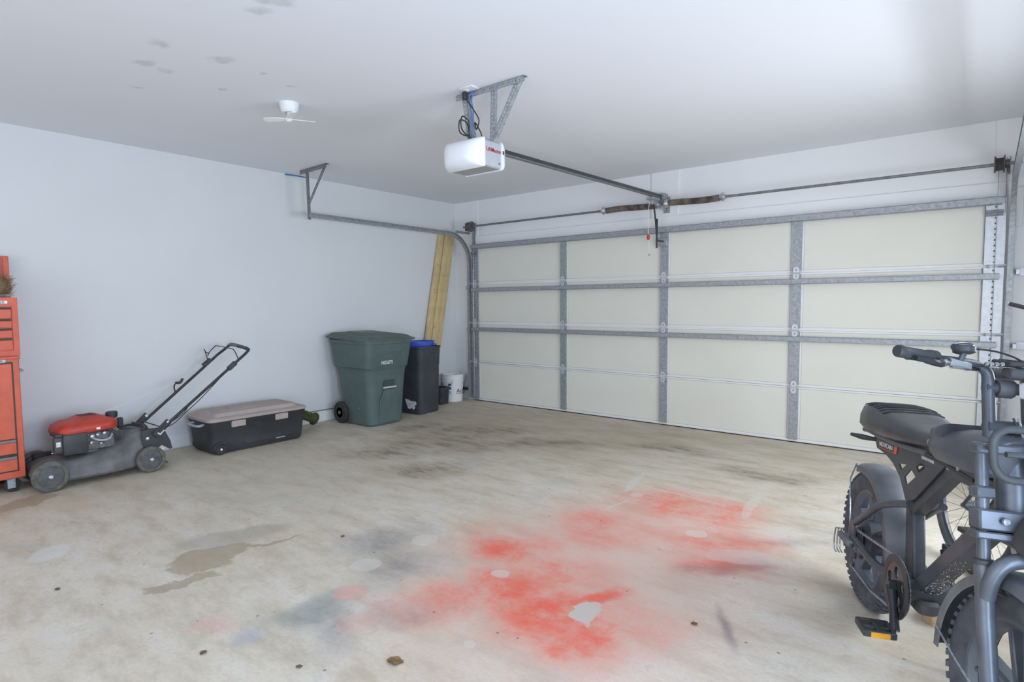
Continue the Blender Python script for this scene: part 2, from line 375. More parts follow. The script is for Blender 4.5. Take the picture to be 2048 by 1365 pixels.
def ceiling_material():
    mt = bpy.data.materials.new('patched_ceiling_paint'); mt.use_nodes = True; nt = mt.node_tree; N = nt.nodes; L = nt.links
    b = N['Principled BSDF']; tc = N.new('ShaderNodeTexCoord'); P = tc.outputs['Object']; b.inputs['Roughness'].default_value = .8
    n = N.new('ShaderNodeTexNoise'); n.inputs['Scale'].default_value = 14; n.inputs['Detail'].default_value = 5; L.new(P, n.inputs['Vector'])
    cur = None
    ad = N.new('ShaderNodeVectorMath'); ad.operation = 'MULTIPLY_ADD'; ad.inputs[1].default_value = (.10, .10, 0); L.new(n.outputs['Color'], ad.inputs[0]); L.new(P, ad.inputs[2])
    for (x, y, rx, ry) in CSPOTS:
        mp = N.new('ShaderNodeMapping'); mp.vector_type = 'TEXTURE'; mp.inputs['Location'].default_value = (x+.05, y+.05, H); mp.inputs['Scale'].default_value = (rx, ry, 1); mp.inputs['Rotation'].default_value = (0, 0, .67); L.new(ad.outputs[0], mp.inputs['Vector'])
        ln = N.new('ShaderNodeVectorMath'); ln.operation = 'LENGTH'; L.new(mp.outputs[0], ln.inputs[0])
        mr = N.new('ShaderNodeMapRange'); mr.inputs[1].default_value = .5; mr.inputs[2].default_value = 1.1; mr.inputs[3].default_value = 1; mr.inputs[4].default_value = 0; L.new(ln.outputs['Value'], mr.inputs[0])
        if cur is None: cur = mr.outputs[0]
        else:
            mx = N.new('ShaderNodeMath'); mx.operation = 'MAXIMUM'; L.new(cur, mx.inputs[0]); L.new(mr.outputs[0], mx.inputs[1]); cur = mx.outputs[0]
    mm = N.new('ShaderNodeMath'); mm.operation = 'MULTIPLY'; L.new(cur, mm.inputs[0]); L.new(n.outputs['Fac'], mm.inputs[1])
    mi = N.new('ShaderNodeMix'); mi.data_type = 'RGBA'; mi.inputs[6].default_value = (.80, .815, .85, 1); mi.inputs[7].default_value = (.52, .53, .55, 1); L.new(mm.outputs[0], mi.inputs[0])
    L.new(mi.outputs[2], b.inputs['Base Color'])
    n2 = N.new('ShaderNodeTexNoise'); n2.inputs['Scale'].default_value = 160; L.new(P, n2.inputs['Vector'])
    bp = N.new('ShaderNodeBump'); bp.inputs['Strength'].default_value = .05; L.new(n2.outputs['Fac'], bp.inputs['Height']); L.new(bp.outputs[0], b.inputs['Normal'])
    return mt
CSPOTS = [(2.383, -4.624, .05, .06), (2.053, -4.585, .075, .05), (2.003, -4.456, .05, .04), (2.43, -4.316, .085, .05), (3.123, -4.471, .07, .04), (3.269, -4.47, .11, .05), (2.348, -3.852, .035, .02), (1.595, -4.458, .035, .03), (1.972, -4.109, .035, .03), (2.418, -4.07, .03, .02)]
struct(MB().bb(-.15, XR+.15, YB-.15, .6, -.12, 0).build('floor', floor_material()), 'stained concrete garage floor with red and black overspray')
struct(MB().bb(-.15, XR+.15, YB-.15, .2, H, H+.12).build('ceiling', ceiling_material()), 'white painted ceiling with faint grey patches')
struct(MB().bb(-.15, 0, YB-.15, .2, 0, H).build('wall_left', WALL), 'plain white painted left wall')
struct(MB().bb(0, .37, .04, .2, 0, H).bb(5.96, XR, .04, .2, 0, H).bb(.37, 5.96, .04, .2, 2.13, H).build('wall_front', FRONTW), 'white wall around the garage door')
# right wall with the side doorway; window and back-wall opening added for fill light
struct(MB().bb(XR, XR+.15, -4.65, -3.3, 0, H).bb(XR, XR+.15, -1.4, .2, 0, H).bb(XR, XR+.15, -3.3, -1.4, 0, .6).bb(XR, XR+.15, -3.3, -1.4, 1.75, H).bb(XR, XR+.15, YB, -5.75, 0, H).bb(XR, XR+.15, -5.75, -4.65, 2.07, H).build('wall_right', WALL), 'white wall on the right')
struct(MB().bb(0, 1.8, YB-.15, YB, 0, H).bb(6.2, XR, YB-.15, YB, 0, H).bb(1.8, 6.2, YB-.15, YB, 2.3, H).build('wall_back', WALL), 'white wall behind')
struct(MB().bb(0, .014, YB, .04, .012, .125).build('baseboard_left', TRIMW), 'white base board along the left wall')
struct(MB().bb(0, .017, -2.75, .035, .125, .138).build('trim_1', DIRT), 'dusty olive ledge on top of the base board')
struct(MB().bb(.36, 5.97, .022, .045, 2.14, 2.25).build('trim_2', FRONTW, bevel=.002), 'header board above the garage door')
struct(MB().bb(2.985, 3.29, .024, .045, 2.25, H).build('trim_3', FRONTW, bevel=.002), 'spring anchor board on the header')
struct(MB().bb(0, .44, .030, .045, 2.25, H).build('trim_4', FRONTW, bevel=.002), 'corner board left of the header')
struct(MB().bb(5.87, 6.02, .030, .045, 0, H).build('trim_5', FRONTW, bevel=.002), 'jamb board right of the garage door')
struct(MB().bb(0, .37, .028, .045, .0, .13).build('baseboard_front', TRIMW), 'short base board beside the door track')

# ------------------------------------------------------------------ garage door
SH = .5334; DX0, DX1 = .375, 5.955
STX = [.432, 1.867, 3.163, 4.4705, 5.890]
door = bpy.data.objects.new('door_1', None); col.objects.link(door); struct(door, 'closed four-section overhead garage door with cream panels'); door.location = (0, 0, 0)
def hat(x0, x1, zc, hgt=.052, y0=-.032, dep=.042):
    # open hat-section strut
    prof = [(y0, -hgt*.62), (y0, -hgt*.5), (y0-dep, -hgt*.42), (y0-dep, hgt*.42), (y0, hgt*.5), (y0, hgt*.62), (y0-.003, hgt*.62), (y0-.003, hgt*.53), (y0-dep-.003, hgt*.45), (y0-dep-.003, -hgt*.45), (y0-.003, -hgt*.53), (y0-.003, -hgt*.62)]
    m = MB(); m.loft([[(x, y, z+zc) for y, z in prof] for x in (x0, x1)]); return m
for k in range(4):
    z0 = k*SH+.012*(k == 0); z1 = (k+1)*SH-.003
    m = MB().bb(DX0, DX1, .008, .040, z0, z1).bb(DX0, DX1, -.004, .01, z0, z0+.024).bb(DX0, DX1, -.004, .01, z1-.016, z1)
    for i in range(5):
        a = max(DX0, STX[i]-.056); b = min(DX1, STX[i]+.056); m.bb(a, b, -.003, .01, z0+.03, z1-.02)
    sec = m.build('section', DRAIL, door, bevel=.0015)
    MB().bb(DX0+.02, DX1-.02, -.0055, -.004, z0+.013, z0+.016).build('groove_lip', DRAIL, sec)
    for i in range(4):
        MB().bb(STX[i]+.058, STX[i+1]-(.068 if i == 3 else .058), -.001, .0085, z0+.026, z1-.018).build('panel', DPAN, sec)
    for i in range(5):
        e = i in (0, 4); wd = .088 if e else .078
        if e:
            lx = .048 if i == 0 else .064
            m = MB().perf((STX[i], -.032, z0+.01), (STX[i], -.032, z1-.012), (1, 0, 0), lx*2, .0025, .044, .0075)
            m.bb(STX[i]-lx, STX[i]-lx+.003, -.032, -.003, z0+.01, z1-.012).bb(STX[i]+lx-.003, STX[i]+lx, -.032, -.003, z0+.01, z1-.012)
            m.build('end_stile', GALV if i == 0 else GALVL, sec)  # right stile in paler steel: the light falling there is put into its colour
        else:
            prof = [(-wd/2, -.003), (-wd/2, -.030), (wd/2, -.030), (wd/2, -.003), (wd/2-.003, -.003), (wd/2-.003, -.027), (-wd/2+.003, -.027), (-wd/2+.003, -.003)]
            m = MB().loft([[(STX[i]+x, y, z) for x, y in prof] for z in (z0+.02, z1-.012)])
            m.build('stile', GALV, sec)
        if k < 3:
            zj = (k+1)*SH; hw = .026
            m = MB()
            for sg in (1, -1):
                pts = [(x, z) for x, z in ((-hw, 0), (hw, 0), (hw, .038), (hw*.55, .058), (-hw*.55, .058), (-hw, .038))]
                m.plate(pts, [[(.009*math.cos(t*PI/4), .03+.009*math.sin(t*PI/4)) for t in range(8)]], lambda a, b, t, X=STX[i], Z=zj, q=sg: (X+a, -.034-t, Z-.004+q*b), 0, .003)
            m.cyl((STX[i]-hw-.004, -.041, zj-.004), (STX[i]+hw+.004, -.041, zj-.004), .0075, n=8)
            h = m.build('hinge', GALVL, sec)
            if e:
                sg = -1 if i == 0 else 1; xe = .335 if i == 0 else 5.995
                MB().cyl((STX[i]-sg*.02, -.043, zj+.004), (xe, -.043, zj+.004), .0055, n=8).lathe([(.006, -.006), (.022, -.006), (.022, .006), (.006, .006)], 14, (xe-sg*.004, -.043, zj+.004), 'x').build('roller', GALVL, sec)
    if k in (1, 2, 3):
        zs = {1: .985, 2: 1.518, 3: 2.098}[k]
        st = hat(DX0+.02, DX1-.03, zs, .052 if k == 3 else .042).build('strut', GALV, sec)
        for i in (1, 2, 3): MB().lathe([(.007, 0), (.007, .006), (.004, .008)], 6, (STX[i]-.075, -.041, zs-.028), 'y').build('strut_bolt', GALVL, sec)
MB().bb(DX0, DX1, -.012, .03, .010, .034).build('bottom_rail', DRAIL, door, bevel=.003)
MB().bb(DX0, DX1, -.004, .035, 0, .014).build('bottom_seal', RUB, door)
MB().bb(3.10, 3.20, -.05, -.03, 1.93, 2.02).build('operator_bracket', GALV, door, bevel=.004)
for sx, xx in ((1, STX[4]-.01), (0, STX[0])):
    MB().bb(xx-.055, xx+.055, -.052, -.033, 2.005, 2.03).bb(xx-.055, xx+.055, -.050, -.033, 1.985, 1.998).build('top_roller_bracket', GALVD, door, bevel=.002)

# ------------------------------------------------------------------ door tracks
def sweepYZ(mb, path, x, prof, inward):
    # path of (y, z); profile (a across path, b along x)
    pts = [V((0, y, z)) for y, z in path]; rings = []
    for i, p in enumerate(pts):
        t = (pts[min(i+1, len(pts)-1)]-pts[max(i-1, 0)]).normalized(); n = V((0, -t.z, t.y))
        rings.append([p+V((x+b*inward, 0, 0))+n*a for a, b in prof])
    mb.loft(rings); return mb
CP = [(-.026, 0), (-.026, .034), (-.018, .034), (-.018, .031), (-.023, .031), (-.023, .003), (.023, .003), (.023, .031), (.018, .031), (.018, .034), (.026, .034), (.026, 0)]
def track(x, inward, yend, label, has_hanger):
    t = thing('door_track', label, 'track', (0, 0, 0), 0, 'door tracks')
    zc, yc, r = 1.88, -.42, .375
    sweepYZ(MB(), [(-.043, .03), (-.043, zc)], x, CP, inward).build('vertical_track', GALV, t)
    arc = [(yc+r*math.cos(a), zc+r*math.sin(a)) for a in [PI/2*i/14 for i in range(15)]]
    arc = [(y+.002, z) for y, z in arc]
    sweepYZ(MB(), arc, x, CP, inward).build('curved_track', GALV, t)
    sweepYZ(MB(), [(yc, zc+r+.0), (yend, zc+r+.01)], x, CP, inward).build('horizontal_track', GALV, t)
    # stand-off brackets and the flag angle by the drum
    for z in (.35, .98, 1.55):
        MB().bb(x-.03*inward-.012, x-.03*inward+.012, -.06, .04, z-.02, z+.02).bb(x-.075*inward-.035, x-.075*inward+.035, .024, .030, z-.03, z+.03).build('jamb_bracket', GALVL, t, bevel=.002)
    m = MB().perf((x+.075*inward, -.004, 1.80), (x+.075*inward, -.004, 2.42), (0, 1, 0), .07, .003, .03, .006) if inward > 0 else MB().perf((x+.06*inward, -.004, 2.0), (x+.06*inward, -.004, 2.42), (0, 1, 0), .07, .003, .03, .006)
    m.build('flag_bracket', GALVD, t)
    MB().perf((x+.02*inward, -.02, 2.285), (x+.02*inward, -.30, 2.285), (0, 0, 1), .03, .003, .028, .006).build('brace_angle', GALVD, t)
    return t
tL = track(.325, 1, -2.47, 'left galvanized door track curving from the floor to the ceiling hanger', True)
m = MB()
m.perf((.245, -2.50, 2.70), (.745, -2.52, 2.70), (0, 0, 1), .034, .003, .026, .006)
m.perf((.245, -2.485, 2.72), (.745, -2.505, 2.72), (0, 1, 0), .034, .003, .026, .006)
m.build('ceiling_angle', GALVD, tL)
m = MB().perf((.345, -2.485, 2.71), (.34, -2.47, 2.22), (1, 0, 0), .034, .003, .026, .006).perf((.328, -2.468, 2.71), (.323, -2.453, 2.22), (0, 1, 0), .034, .003, .026, .006)
m.build('drop_angle', GALVD, tL)
MB().perf((.69, -2.50, 2.70), (.345, -2.475, 2.36), (1, 0, 0), .034, .003, .026, .006).build('diagonal_angle', GALVD, tL)
tR = track(6.005, -1, -3.2, 'right galvanized door track beside the bright end of the garage door', False)
m = MB().perf((5.60, -3.18, 2.70), (6.35, -3.18, 2.70), (0, 0, 1), .034, .003, .026, .006).perf((6.0, -3.17, 2.70), (6.0, -3.17, 2.22), (1, 0, 0), .034, .003, .026, .006)
m.build('hanger_angle', GALVD, tR)
MB().bb(6.008, 6.05, .018, .030, 1.90, 2.20).build('white_wall_plate', WHP, tR, bevel=.003)
# photo-eye on the left track
t = thing('safety_sensor', 'small black photo-eye sensor on bracket low on the left track', 'sensor', (.27, -.03, .15))
MB().bb(-.10, .03, -.012, .010, -.02, .02).build('bracket', BLKP, t, bevel=.003)
MB().bb(-.05, -.02, -.03, -.012, -.016, .016).build('lens_housing', RUB, t, bevel=.004)
MB().tube(bez([(-.06, 0, .02), (-.065, .02, .08), (-.06, .05, .20)]), .003, 6).build('cable', CORDB, t)
MB().tube(bez([(-.05, 0, -.02), (-.07, .0, -.06), (-.10, .0, -.09)]), .004, 6).build('cable', CORDB, t)

# ------------------------------------------------------------------ torsion spring assembly
t = thing('torsion_spring_assembly', 'torsion shaft with two brown coil springs above the garage door', 'spring', (0, -.1, 2.365))
MB().cyl((.30, 0, 0), (6.03, 0, 0), .0125, n=12).build('shaft', GALVD, t)
def drum(x, sg):
    m = MB().lathe([(.014, -.03), (.062, -.03), (.062, -.022), (.046, -.014), (.046, .022), (.066, .028), (.066, .034), (.03, .036), (.03, .06), (.014, .06)], 24, (x, 0, 0), 'x', False)
    for k in range(10):
        m.tube([(x-.014+.0036*k, .047*math.cos(a*PI/8), .047*math.sin(a*PI/8)) for a in range(16)], .0018, 4, closed=True)
    d = m.build('cable_drum', mat('dull_cast_drum', s(104, 100, 100), .55, .4, var=.15), t)
    MB().cyl((x-sg*.0, .048, 0), (x, .05, -2.30), .0022, n=5).build('lift_cable', CHAINM, t)
drum(.425, 1); drum(5.895, -1)
def spring(x0, x1, ph):
    turns = int((x1-x0)/.0088); pts = []
    for i in range(turns*10+1):
        a = 2*PI*i/10; x = x0+(x1-x0)*i/(turns*10); wv = .006*math.sin((x-x0)*9+ph)
        pts.append((x, .030*math.cos(a), .030*math.sin(a)+wv-.004))
    MB().tube(pts, .0042, 5).build('coil_spring', BROWNS, t)
spring(2.50, 3.10, 0); spring(3.24, 3.77, 1.4)
for x, sg in ((2.47, -1), (3.80, 1), (3.12, 1), (3.215, -1)):
    m = MB().lathe([(.013, -.03*sg), (.028, -.028*sg), (.040, -.005*sg), (.040, .012*sg), (.026, .014*sg), (.024, .03*sg)], 16, (x, 0, 0), 'x')
    m.box((x+.004*sg, 0, .034), (.018, .014, .02)).box((x+.004*sg, 0, -.034), (.018, .014, .02)).build('winding_cone', ALLOY, t)
m = MB().plate([(-.055, .07), (.055, .07), (.03, -.06), (-.03, -.06)], [], lambda a, b, q: (3.165+q, a+.06, b), 0, .004)
m.bb(3.13, 3.20, .118, .124, -.08, .09).build('centre_bracket', GALV, t)
for x in (.37, 5.96):
    MB().bb(x-.003, x+.003, -.045, .13, -.06, .045).build('end_bearing_plate', GALVD, t, bevel=.001)

# ------------------------------------------------------------------ garage door opener
OX = 3.115
t = thing('garage_door_opener', 'white ceiling-hung garage door opener with red lettering and long rail', 'opener', (OX, -2.95, 2.325))
y0, y1 = -.085, .085
def ring_y(y, w, h, r, dz=0): return [(x, y, z+dz) for x, z in rrect(w, h, r, 3)]
MB().loft([ring_y(-.10, .322, .168, .012), ring_y(.085, .322, .168, .012)]).build('housing', GREYP, t)
lens = MB().loft([ring_y(-.192, .10, .05, .02, -.008), ring_y(-.184, .19, .10, .04, -.007), ring_y(-.166, .26, .14, .045, -.005), ring_y(-.138, .31, .170, .035, -.002), ring_y(-.105, .334, .186, .02), ring_y(-.088, .336, .19, .012)]).build('light_lens', LENS, t, sharp=50)
MB().loft([ring_y(.078, .336, .19, .012), ring_y(.10, .330, .186, .02), ring_y(.135, .30, .165, .03), ring_y(.16, .24, .13, .03), ring_y(.168, .15, .08, .02)]).build('light_lens', LENS, t, sharp=50)
MB().bb(-.15, .15, -.09, .08, -.089, -.083).build('underside_panel', mat('grey_underside', (.33, .34, .33), .6), t)
MB().bb(.130, .150, -.112, -.098, .045, .067).build('lens_latch', BLKP, lens, bevel=.004)
MB().bb(.163, .168, .092, .110, .012, .036).build('lens_latch', BLKP, t, bevel=.002)
letters('lettering', 'LiftMaster', .037, frame((.1625, -.070, .012), (0, 1, 0), (0, 0, 1)), REDT, t, sx=1.0)
letters('small_lettering', 'HP', .018, frame((.1625, .05, -.062), (0, 1, 0), (0, 0, 1)), PULL, t)
MB().bb(-.06, .14, -.06, .04, .088, .100).build('mounting_plate', GALV, t, bevel=.002)
# rail runs to the header
rail = MB()
p0 = V((.02, .10, .085)); p1 = V((.02, 2.90, .125))
rail.beam(p0, p1, .022, .030, (1, 0, 0))
rail.build('rail', mat('dark_steel_rail', (.07, .073, .078), .38, .5, var=.15), t)
MB().beam(p0+V((0, 0, -.018)), p1+V((0, 0, -.018)), .040, .006, (1, 0, 0)).build('rail_flange', GALVD, t)
MB().beam(p0+V((0, 0, .0165)), p1+V((0, 0, .0165)), .034, .004, (1, 0, 0)).build('rail_flange', GALV, t)
MB().bb(-.02, .06, 2.88, 2.985, .085, .16).build('header_bracket', GALV, t, bevel=.004)
tr = MB().bb(-.02, .06, 2.62, 2.78, .062, .088).bb(0, .04, 2.66, 2.74, .02, .07).build('trolley', GALV, t, bevel=.004)
arm = MB().tube(bez([(.03, 2.69, .05), (.03, 2.71, -.02), (.028, 2.76, -.20), (.022, 2.80, -.33)]), .010, 6)
arm.tube([(.034, 2.77, -.12), (.018, 2.80, -.42)], .011, 6).build('door_arm', BLKP, t)
MB().tube([(.018, 2.80, -.345), (.05, 2.91, -.345)], .009, 6).build('arm_pin', BLKP, t)
MB().tube(bez([(-.0, 2.66, .05), (-.005, 2.64, -.1), (-.0, 2.64, -.30), (.01, 2.64, -.50)]), .003, 5).build('release_cord', CORDW, t)
MB().lathe([(.004, .03), (.014, .02), (.017, 0), (.014, -.02), (.004, -.03)], 10, (0, 2.64, -.32), 'z').build('release_handle', REDP, t)
MB().lathe([(.002, .012), (.006, 0), (.002, -.012)], 8, (.01, 2.64, -.50), 'z').build('cord_knot', LEAF, t)
# hanging angles
zc = H-2.325-.004
def pangle(a, b, w1, w2, wd=.034): return MB().perf(a, b, w1, wd, .003, .026, .0065).perf(V(a)+V(w1)*wd/2+V(w2)*wd/2, V(b)+V(w1)*wd/2+V(w2)*wd/2, w2, wd, .003, .026, .0065)
pangle((-.075, -.10, zc-.018), (.50, -.10, zc-.018), (0, 0, 1), (0, 1, 0)).build('ceiling_angle', GALV, t)
pangle((-.018, -.08, zc-.02), (-.018, -.03, .095), (1, 0, 0), (0, 1, 0), .038).build('drop_angle', GALV, t)
MB().perf((.026, -.08, zc-.02), (.026, -.03, .095), (1, 0, 0), .038, .003, .026, .0065).build('drop_angle', GALV, t)
pangle((.235, -.085, zc-.0), (.150, -.0, .09), (1, 0, 0), (0, 1, 0), .028).build('drop_angle', GALV, t)
pangle((.440, -.085, zc-.01), (.165, -.0, .10), (1, 0, 0), (0, 1, 0), .030).build('diagonal_angle', GALV, t)
# outlet on the ceiling with plug and power cord
o = thing('ceiling_outlet', 'white ceiling outlet plate above the garage door opener', 'outlet', (3.20, -3.10, H))
MB().bb(-.06, .06, -.04, .04, -.008, 0).build('plate', WHP, o, bevel=.003)
MB().bb(-.035, -.005, -.018, .018, -.012, -.006).build('socket', WHP, o, bevel=.003)
o = thing('power_cord', 'black power cord looping from the ceiling outlet to the opener', 'cord', (3.16, -3.06, H))
MB().bb(-.02, .012, -.045, -.01, -.06, -.012).build('plug', CORDB, o, bevel=.005)
pts = bez([(0, -.03, -.05), (.05, -.02, -.12), (.09, 0, -.2), (.05, .02, -.25), (.03, .03, -.20), (.07, .04, -.27), (.06, .05, -.30), (-.02, .05, -.29), (-.09, .03, -.22), (-.06, .0, -.15), (-.01, .01, -.19), (-.03, .03, -.27), (-.10, .02, -.24), (-.08, .0, -.17), (-.03, .02, -.20), (-.03, .04, -.295)], 8)
MB().tube(pts, .0045, 6).build('cable', CORDB, o)
o = thing('low_voltage_wire', 'blue wires hanging from the ceiling to the opener', 'wire', (3.185, -3.07, H))
MB().tube(bez([(.02, 0, 0), (-.01, 0, -.06), (.0, .01, -.15), (.01, .02, -.30)]), .0035, 6).build('strand', BLUEW, o)
MB().tube(bez([(.03, 0, 0), (.015, 0, -.07), (.02, .01, -.14), (.015, .01, -.19)]), .003, 6).build('strand', BLUEW, o)
tag(MB().tube([(.012, -2.53, 2.715), (.02, -2.40, 2.72), (.012, -2.27, 2.722)], .006, 6).build('wire_stub', BLUEW), 'short blue wire stub at the ceiling edge behind the left track hanger', 'wire')

# ------------------------------------------------------------------ small ceiling fan
t = thing('ceiling_fan', 'small white three-blade fan on the ceiling', 'fan', (2.05, -3.684, H))
MB().lathe([(.066, 0), (.064, -.02), (.055, -.05), (.046, -.066), (.03, -.066), (.026, -.05)], 24, ax='z').build('canopy', WHP, t)
MB().cyl((0, 0, -.05), (-.004, 0, -.10), .016, .013, 12).build('stem', WHP, t)
MB().lathe([(.006, .012), (.022, .008), (.024, -.008), (.012, -.018)], 16, (-.006, 0, -.106), 'z').build('hub', WHP, t)
for a in (222, 20, -25-0):
    a = R_({222: 218, 20: 62, -25: -20}[a]); c, q = math.cos(a), math.sin(a)
    out = [(.02, -.008), (.06, -.022), (.155, -.026), (.175, -.012), (.175, .010), (.15, .022), (.06, .018), (.02, .008)]
    MB().plate(out, [], lambda x, y, h: (-.006+x*c-y*q, x*q+y*c, -.108+h+y*.25), 0, .004).build('blade', WHP, t)

# ------------------------------------------------------------------ rolling cabinet and tool chest
t = thing('rolling_tool_cabinet', 'orange rolling tool cabinet on casters under the tool chest', 'cabinet', (.25, -5.25, 0))
yL, yR = -.33, .335; xf = .225
MB().bb(-.215, xf, yL, yR, .105, .968).build('body', ORANGE, t, bevel=.004)
MB().bb(-.225, xf+.008, yL-.006, yR+.006, .962, .982).build('top_rim', ORANGE, t, bevel=.003)
d = MB().bb(xf, xf+.006, yL+.04, yR-.045, .39, .93).build('door', ORANGE, t, bevel=.003)
MB().bb(xf-.001, xf+.002, yL+.03, yR-.036, .376, .944).build('door_gap', CHDARK, t)
for k, z in enumerate((.285, .165)):
    dr = MB().bb(xf, xf+.010, yL+.04, yR-.045, z, z+.085).build('drawer', ORANGE, t, bevel=.002)
    MB().bb(xf+.004, xf+.022, yL+.04, yR-.047, z+.082, z+.104).build('drawer_pull', PULL, dr, bevel=.003)
MB().bb(xf-.001, xf+.002, yL+.03, yR-.036, .155, .376).build('drawer_gap', CHDARK, t)
MB().bb(xf+.001, xf+.005, yR-.19, yR-.075, .940, .962).build('badge', CHROME, t, bevel=.001)
letters('badge_lettering', 'POWER', .020, frame((xf+.0056, yR-.178, .944), (0, 1, 0), (0, 0, 1)), BLKP, t, sx=1.25)
MB().tube(bez([(-.06, yR, .86), (-.055, yR+.04, .865), (.08, yR+.045, .865), (.09, yR, .86)]), .008, 8).build('side_handle', ALLOY, t)
for x, y in ((.17, yR-.09), (-.15, yR-.09), (.17, yL+.09), (-.15, yL+.09)):
    c = MB().lathe([(.006, -.014), (.046, -.014), (.05, -.008), (.05, .008), (.046, .014), (.006, .014)], 20, (x, y+.02, .05), 'x').build('caster_wheel', RUB, t)
    MB().bb(x-.022, x-.017, y-.01, y+.035, .03, .106).bb(x+.017, x+.022, y-.01, y+.035, .03, .106).bb(x-.03, x+.03, y-.02, y+.04, .098, .106).build('caster_fork', GALV, c)
t = thing('tool_chest', 'orange tool chest with dark drawer gaps and raised lid on the rolling cabinet', 'tool chest', (.25, -5.25, .982))
yR2 = .352; yL2 = -.30; xf2 = .185
MB().bb(-.20, xf2-.004, yL2, yR2, 0, .405).build('body', ORANGE, t, bevel=.003)
MB().plate([(yL2, 0), (yR2, 0), (yR2, .418), (yL2, .418)], [[(yL2+.034, .036), (yR2-.034, .036), (yR2-.034, .358), (yL2+.034, .358)]], lambda a, b, q: (xf2-.005+q, a, b), 0, .009).build('front_frame', ORANGE, t)
for z0_, z1_ in ((.045, .115), (.132, .185), (.205, .252), (.272, .335)):
    dr = MB().bb(xf2-.006, xf2+.001, yL2+.036, yR2-.037, z0_, z1_).build('drawer', ORANGE, t, bevel=.002)
    MB().bb(xf2-.006, xf2+.010, yL2+.04, yR2-.04, z1_, z1_+.013).build('drawer_pull', CHDARK, dr, bevel=.002)
MB().bb(xf2+.003, xf2+.006, yR2-.17, yR2-.055, .374, .396).build('badge', CHROME, t, bevel=.001)
letters('badge_lettering', 'POWER', .020, frame((xf2+.0066, yR2-.158, .378), (0, 1, 0), (0, 0, 1)), BLKP, t, sx=1.25)
lid = MB().bb(-.20, -.175, yL2, yR2+.035, .405, .735).build('lid', ORANGE, t, bevel=.004)
MB().bb(-.176, -.168, yL2+.02, yR2-.0, .42, .72).build('lid_inner_pan', mat('faded_orange_pan', s(176, 84, 66), .5, var=.1), lid, bevel=.003)
MB().bb(-.172, -.155, yR2-.045, yR2-.02, .60, .645).build('lid_stay', CHROME, lid, bevel=.003)
# straw brush on the chest
t = thing('straw_brush', 'shaggy brown straw brush lying on the open tool chest', 'brush', (.26, -4.955, 1.40))
m = MB(); rnd = random.Random(3)
for i in range(620):
    a = rnd.uniform(0, 2*PI); r = abs(rnd.gauss(0, .06)); x = r*math.cos(a)+rnd.uniform(-.04, .06); y = rnd.uniform(-.12, .055); z = rnd.uniform(.03, .15)
    d = V((rnd.uniform(-.4, 1), rnd.uniform(-.4, .8), rnd.uniform(-.8, .5))).normalized()*rnd.uniform(.03, .06)
    sd = d.cross(V((rnd.random(), rnd.random(), rnd.random()))).normalized()*.0022
    p = V((x, y, z)); m.add([p-sd, p+sd, p+d+sd*.3, p+d-sd*.3, p+d*.5+d.cross(sd).normalized()*.002], [[0, 1, 4], [1, 2, 4], [2, 3, 4], [3, 0, 4]])
ob = m.build('bristles', STRAW, t); ob['kind'] = 'stuff'
rings = []
for k in range(7):
    u = k/6; w_ = .065*math.sin(PI*(.15+.75*u)); rings.append([(.01+math.cos(q)*w_, -.13+u*.185, .085+.075*math.sin(q)*math.sin(PI*(.2+.65*u))+.006*math.sin(7*q+k)) for q in [2*PI*j/14 for j in range(14)]])
MB().loft(rings).build('bundle_core', STRAW, t, sharp=60)
MB().tube([(.0, -.22, .012), (.02, .055, .018)], .011, 8).build('handle', GREYP, t)
MB().tube([(.02, .05, .018), (.022, .075, .020)], .006, 8).build('handle_tip', CHROME, t)

# ------------------------------------------------------------------ lawn mower
t = thing('lawn_mower', 'grey push lawn mower with red engine cover and long black handle', 'lawn mower', (.41, -4.5, 0))
def mwheel(x, y, r, wd=.045):
    n = 'wheel'; sg = 1 if x > 0 else -1
    w_ = MB().lathe([(r*.72, -wd/2), (r*.93, -wd/2), (r, -wd*.3), (r, wd*.3), (r*.93, wd/2), (r*.72, wd/2)], 28, (x, y, r), 'x', False).build(n, MWTYRE, t)
    MB().lathe([(r*.74, -wd*.42), (r*.74, wd*.38), (r*.60, wd*.46), (r*.30, wd*.40), (r*.22, wd*.52), (.002, wd*.55)] if sg > 0 else [(r*.74, wd*.42), (r*.74, -wd*.38), (r*.60, -wd*.46), (r*.30, -wd*.40), (r*.22, -wd*.52), (.002, -wd*.55)], 28, (x, y, r), 'x').build('wheel_disc', MWHEEL, w_)
    MB().lathe([(.016, 0), (.016, .006*sg), (.010, .012*sg), (.001, .013*sg)], 12, (x+wd*.53*sg, y, r), 'x').build('hub_cap', ALLOY, w_)
    for k in range(6):
        a = k*PI/3; MB().beam((x+wd*.43*sg, y+.028*math.cos(a), r+.028*math.sin(a)), (x+wd*.45*sg, y+r*.62*math.cos(a), r+r*.62*math.sin(a)), .008, .010, (1, 0, 0)).build('wheel_rib', MWHEEL, w_)
FR, RR = .112, .104
mwheel(.245, -.315, FR); mwheel(-.215, -.298, FR)
MB().lathe([(.03, 0), (.085, .004), (.092, .012), (.088, .026), (.03, .03)], 20, (-.192, -.298, FR), 'x').build('gear_cover', BLKP, t)
MB().bb(-.19, -.15, -.33, -.20, .14, .215).build('axle_bracket', BLKP, t, bevel=.012)
MB().lathe([(.010, 0), (.010, .006), (.004, .008)], 8, (-.150, -.205, .195), 'x').build('axle_bolt', ALLOY, t)
for x in (.262, -.225): mwheel(x, .335, RR)
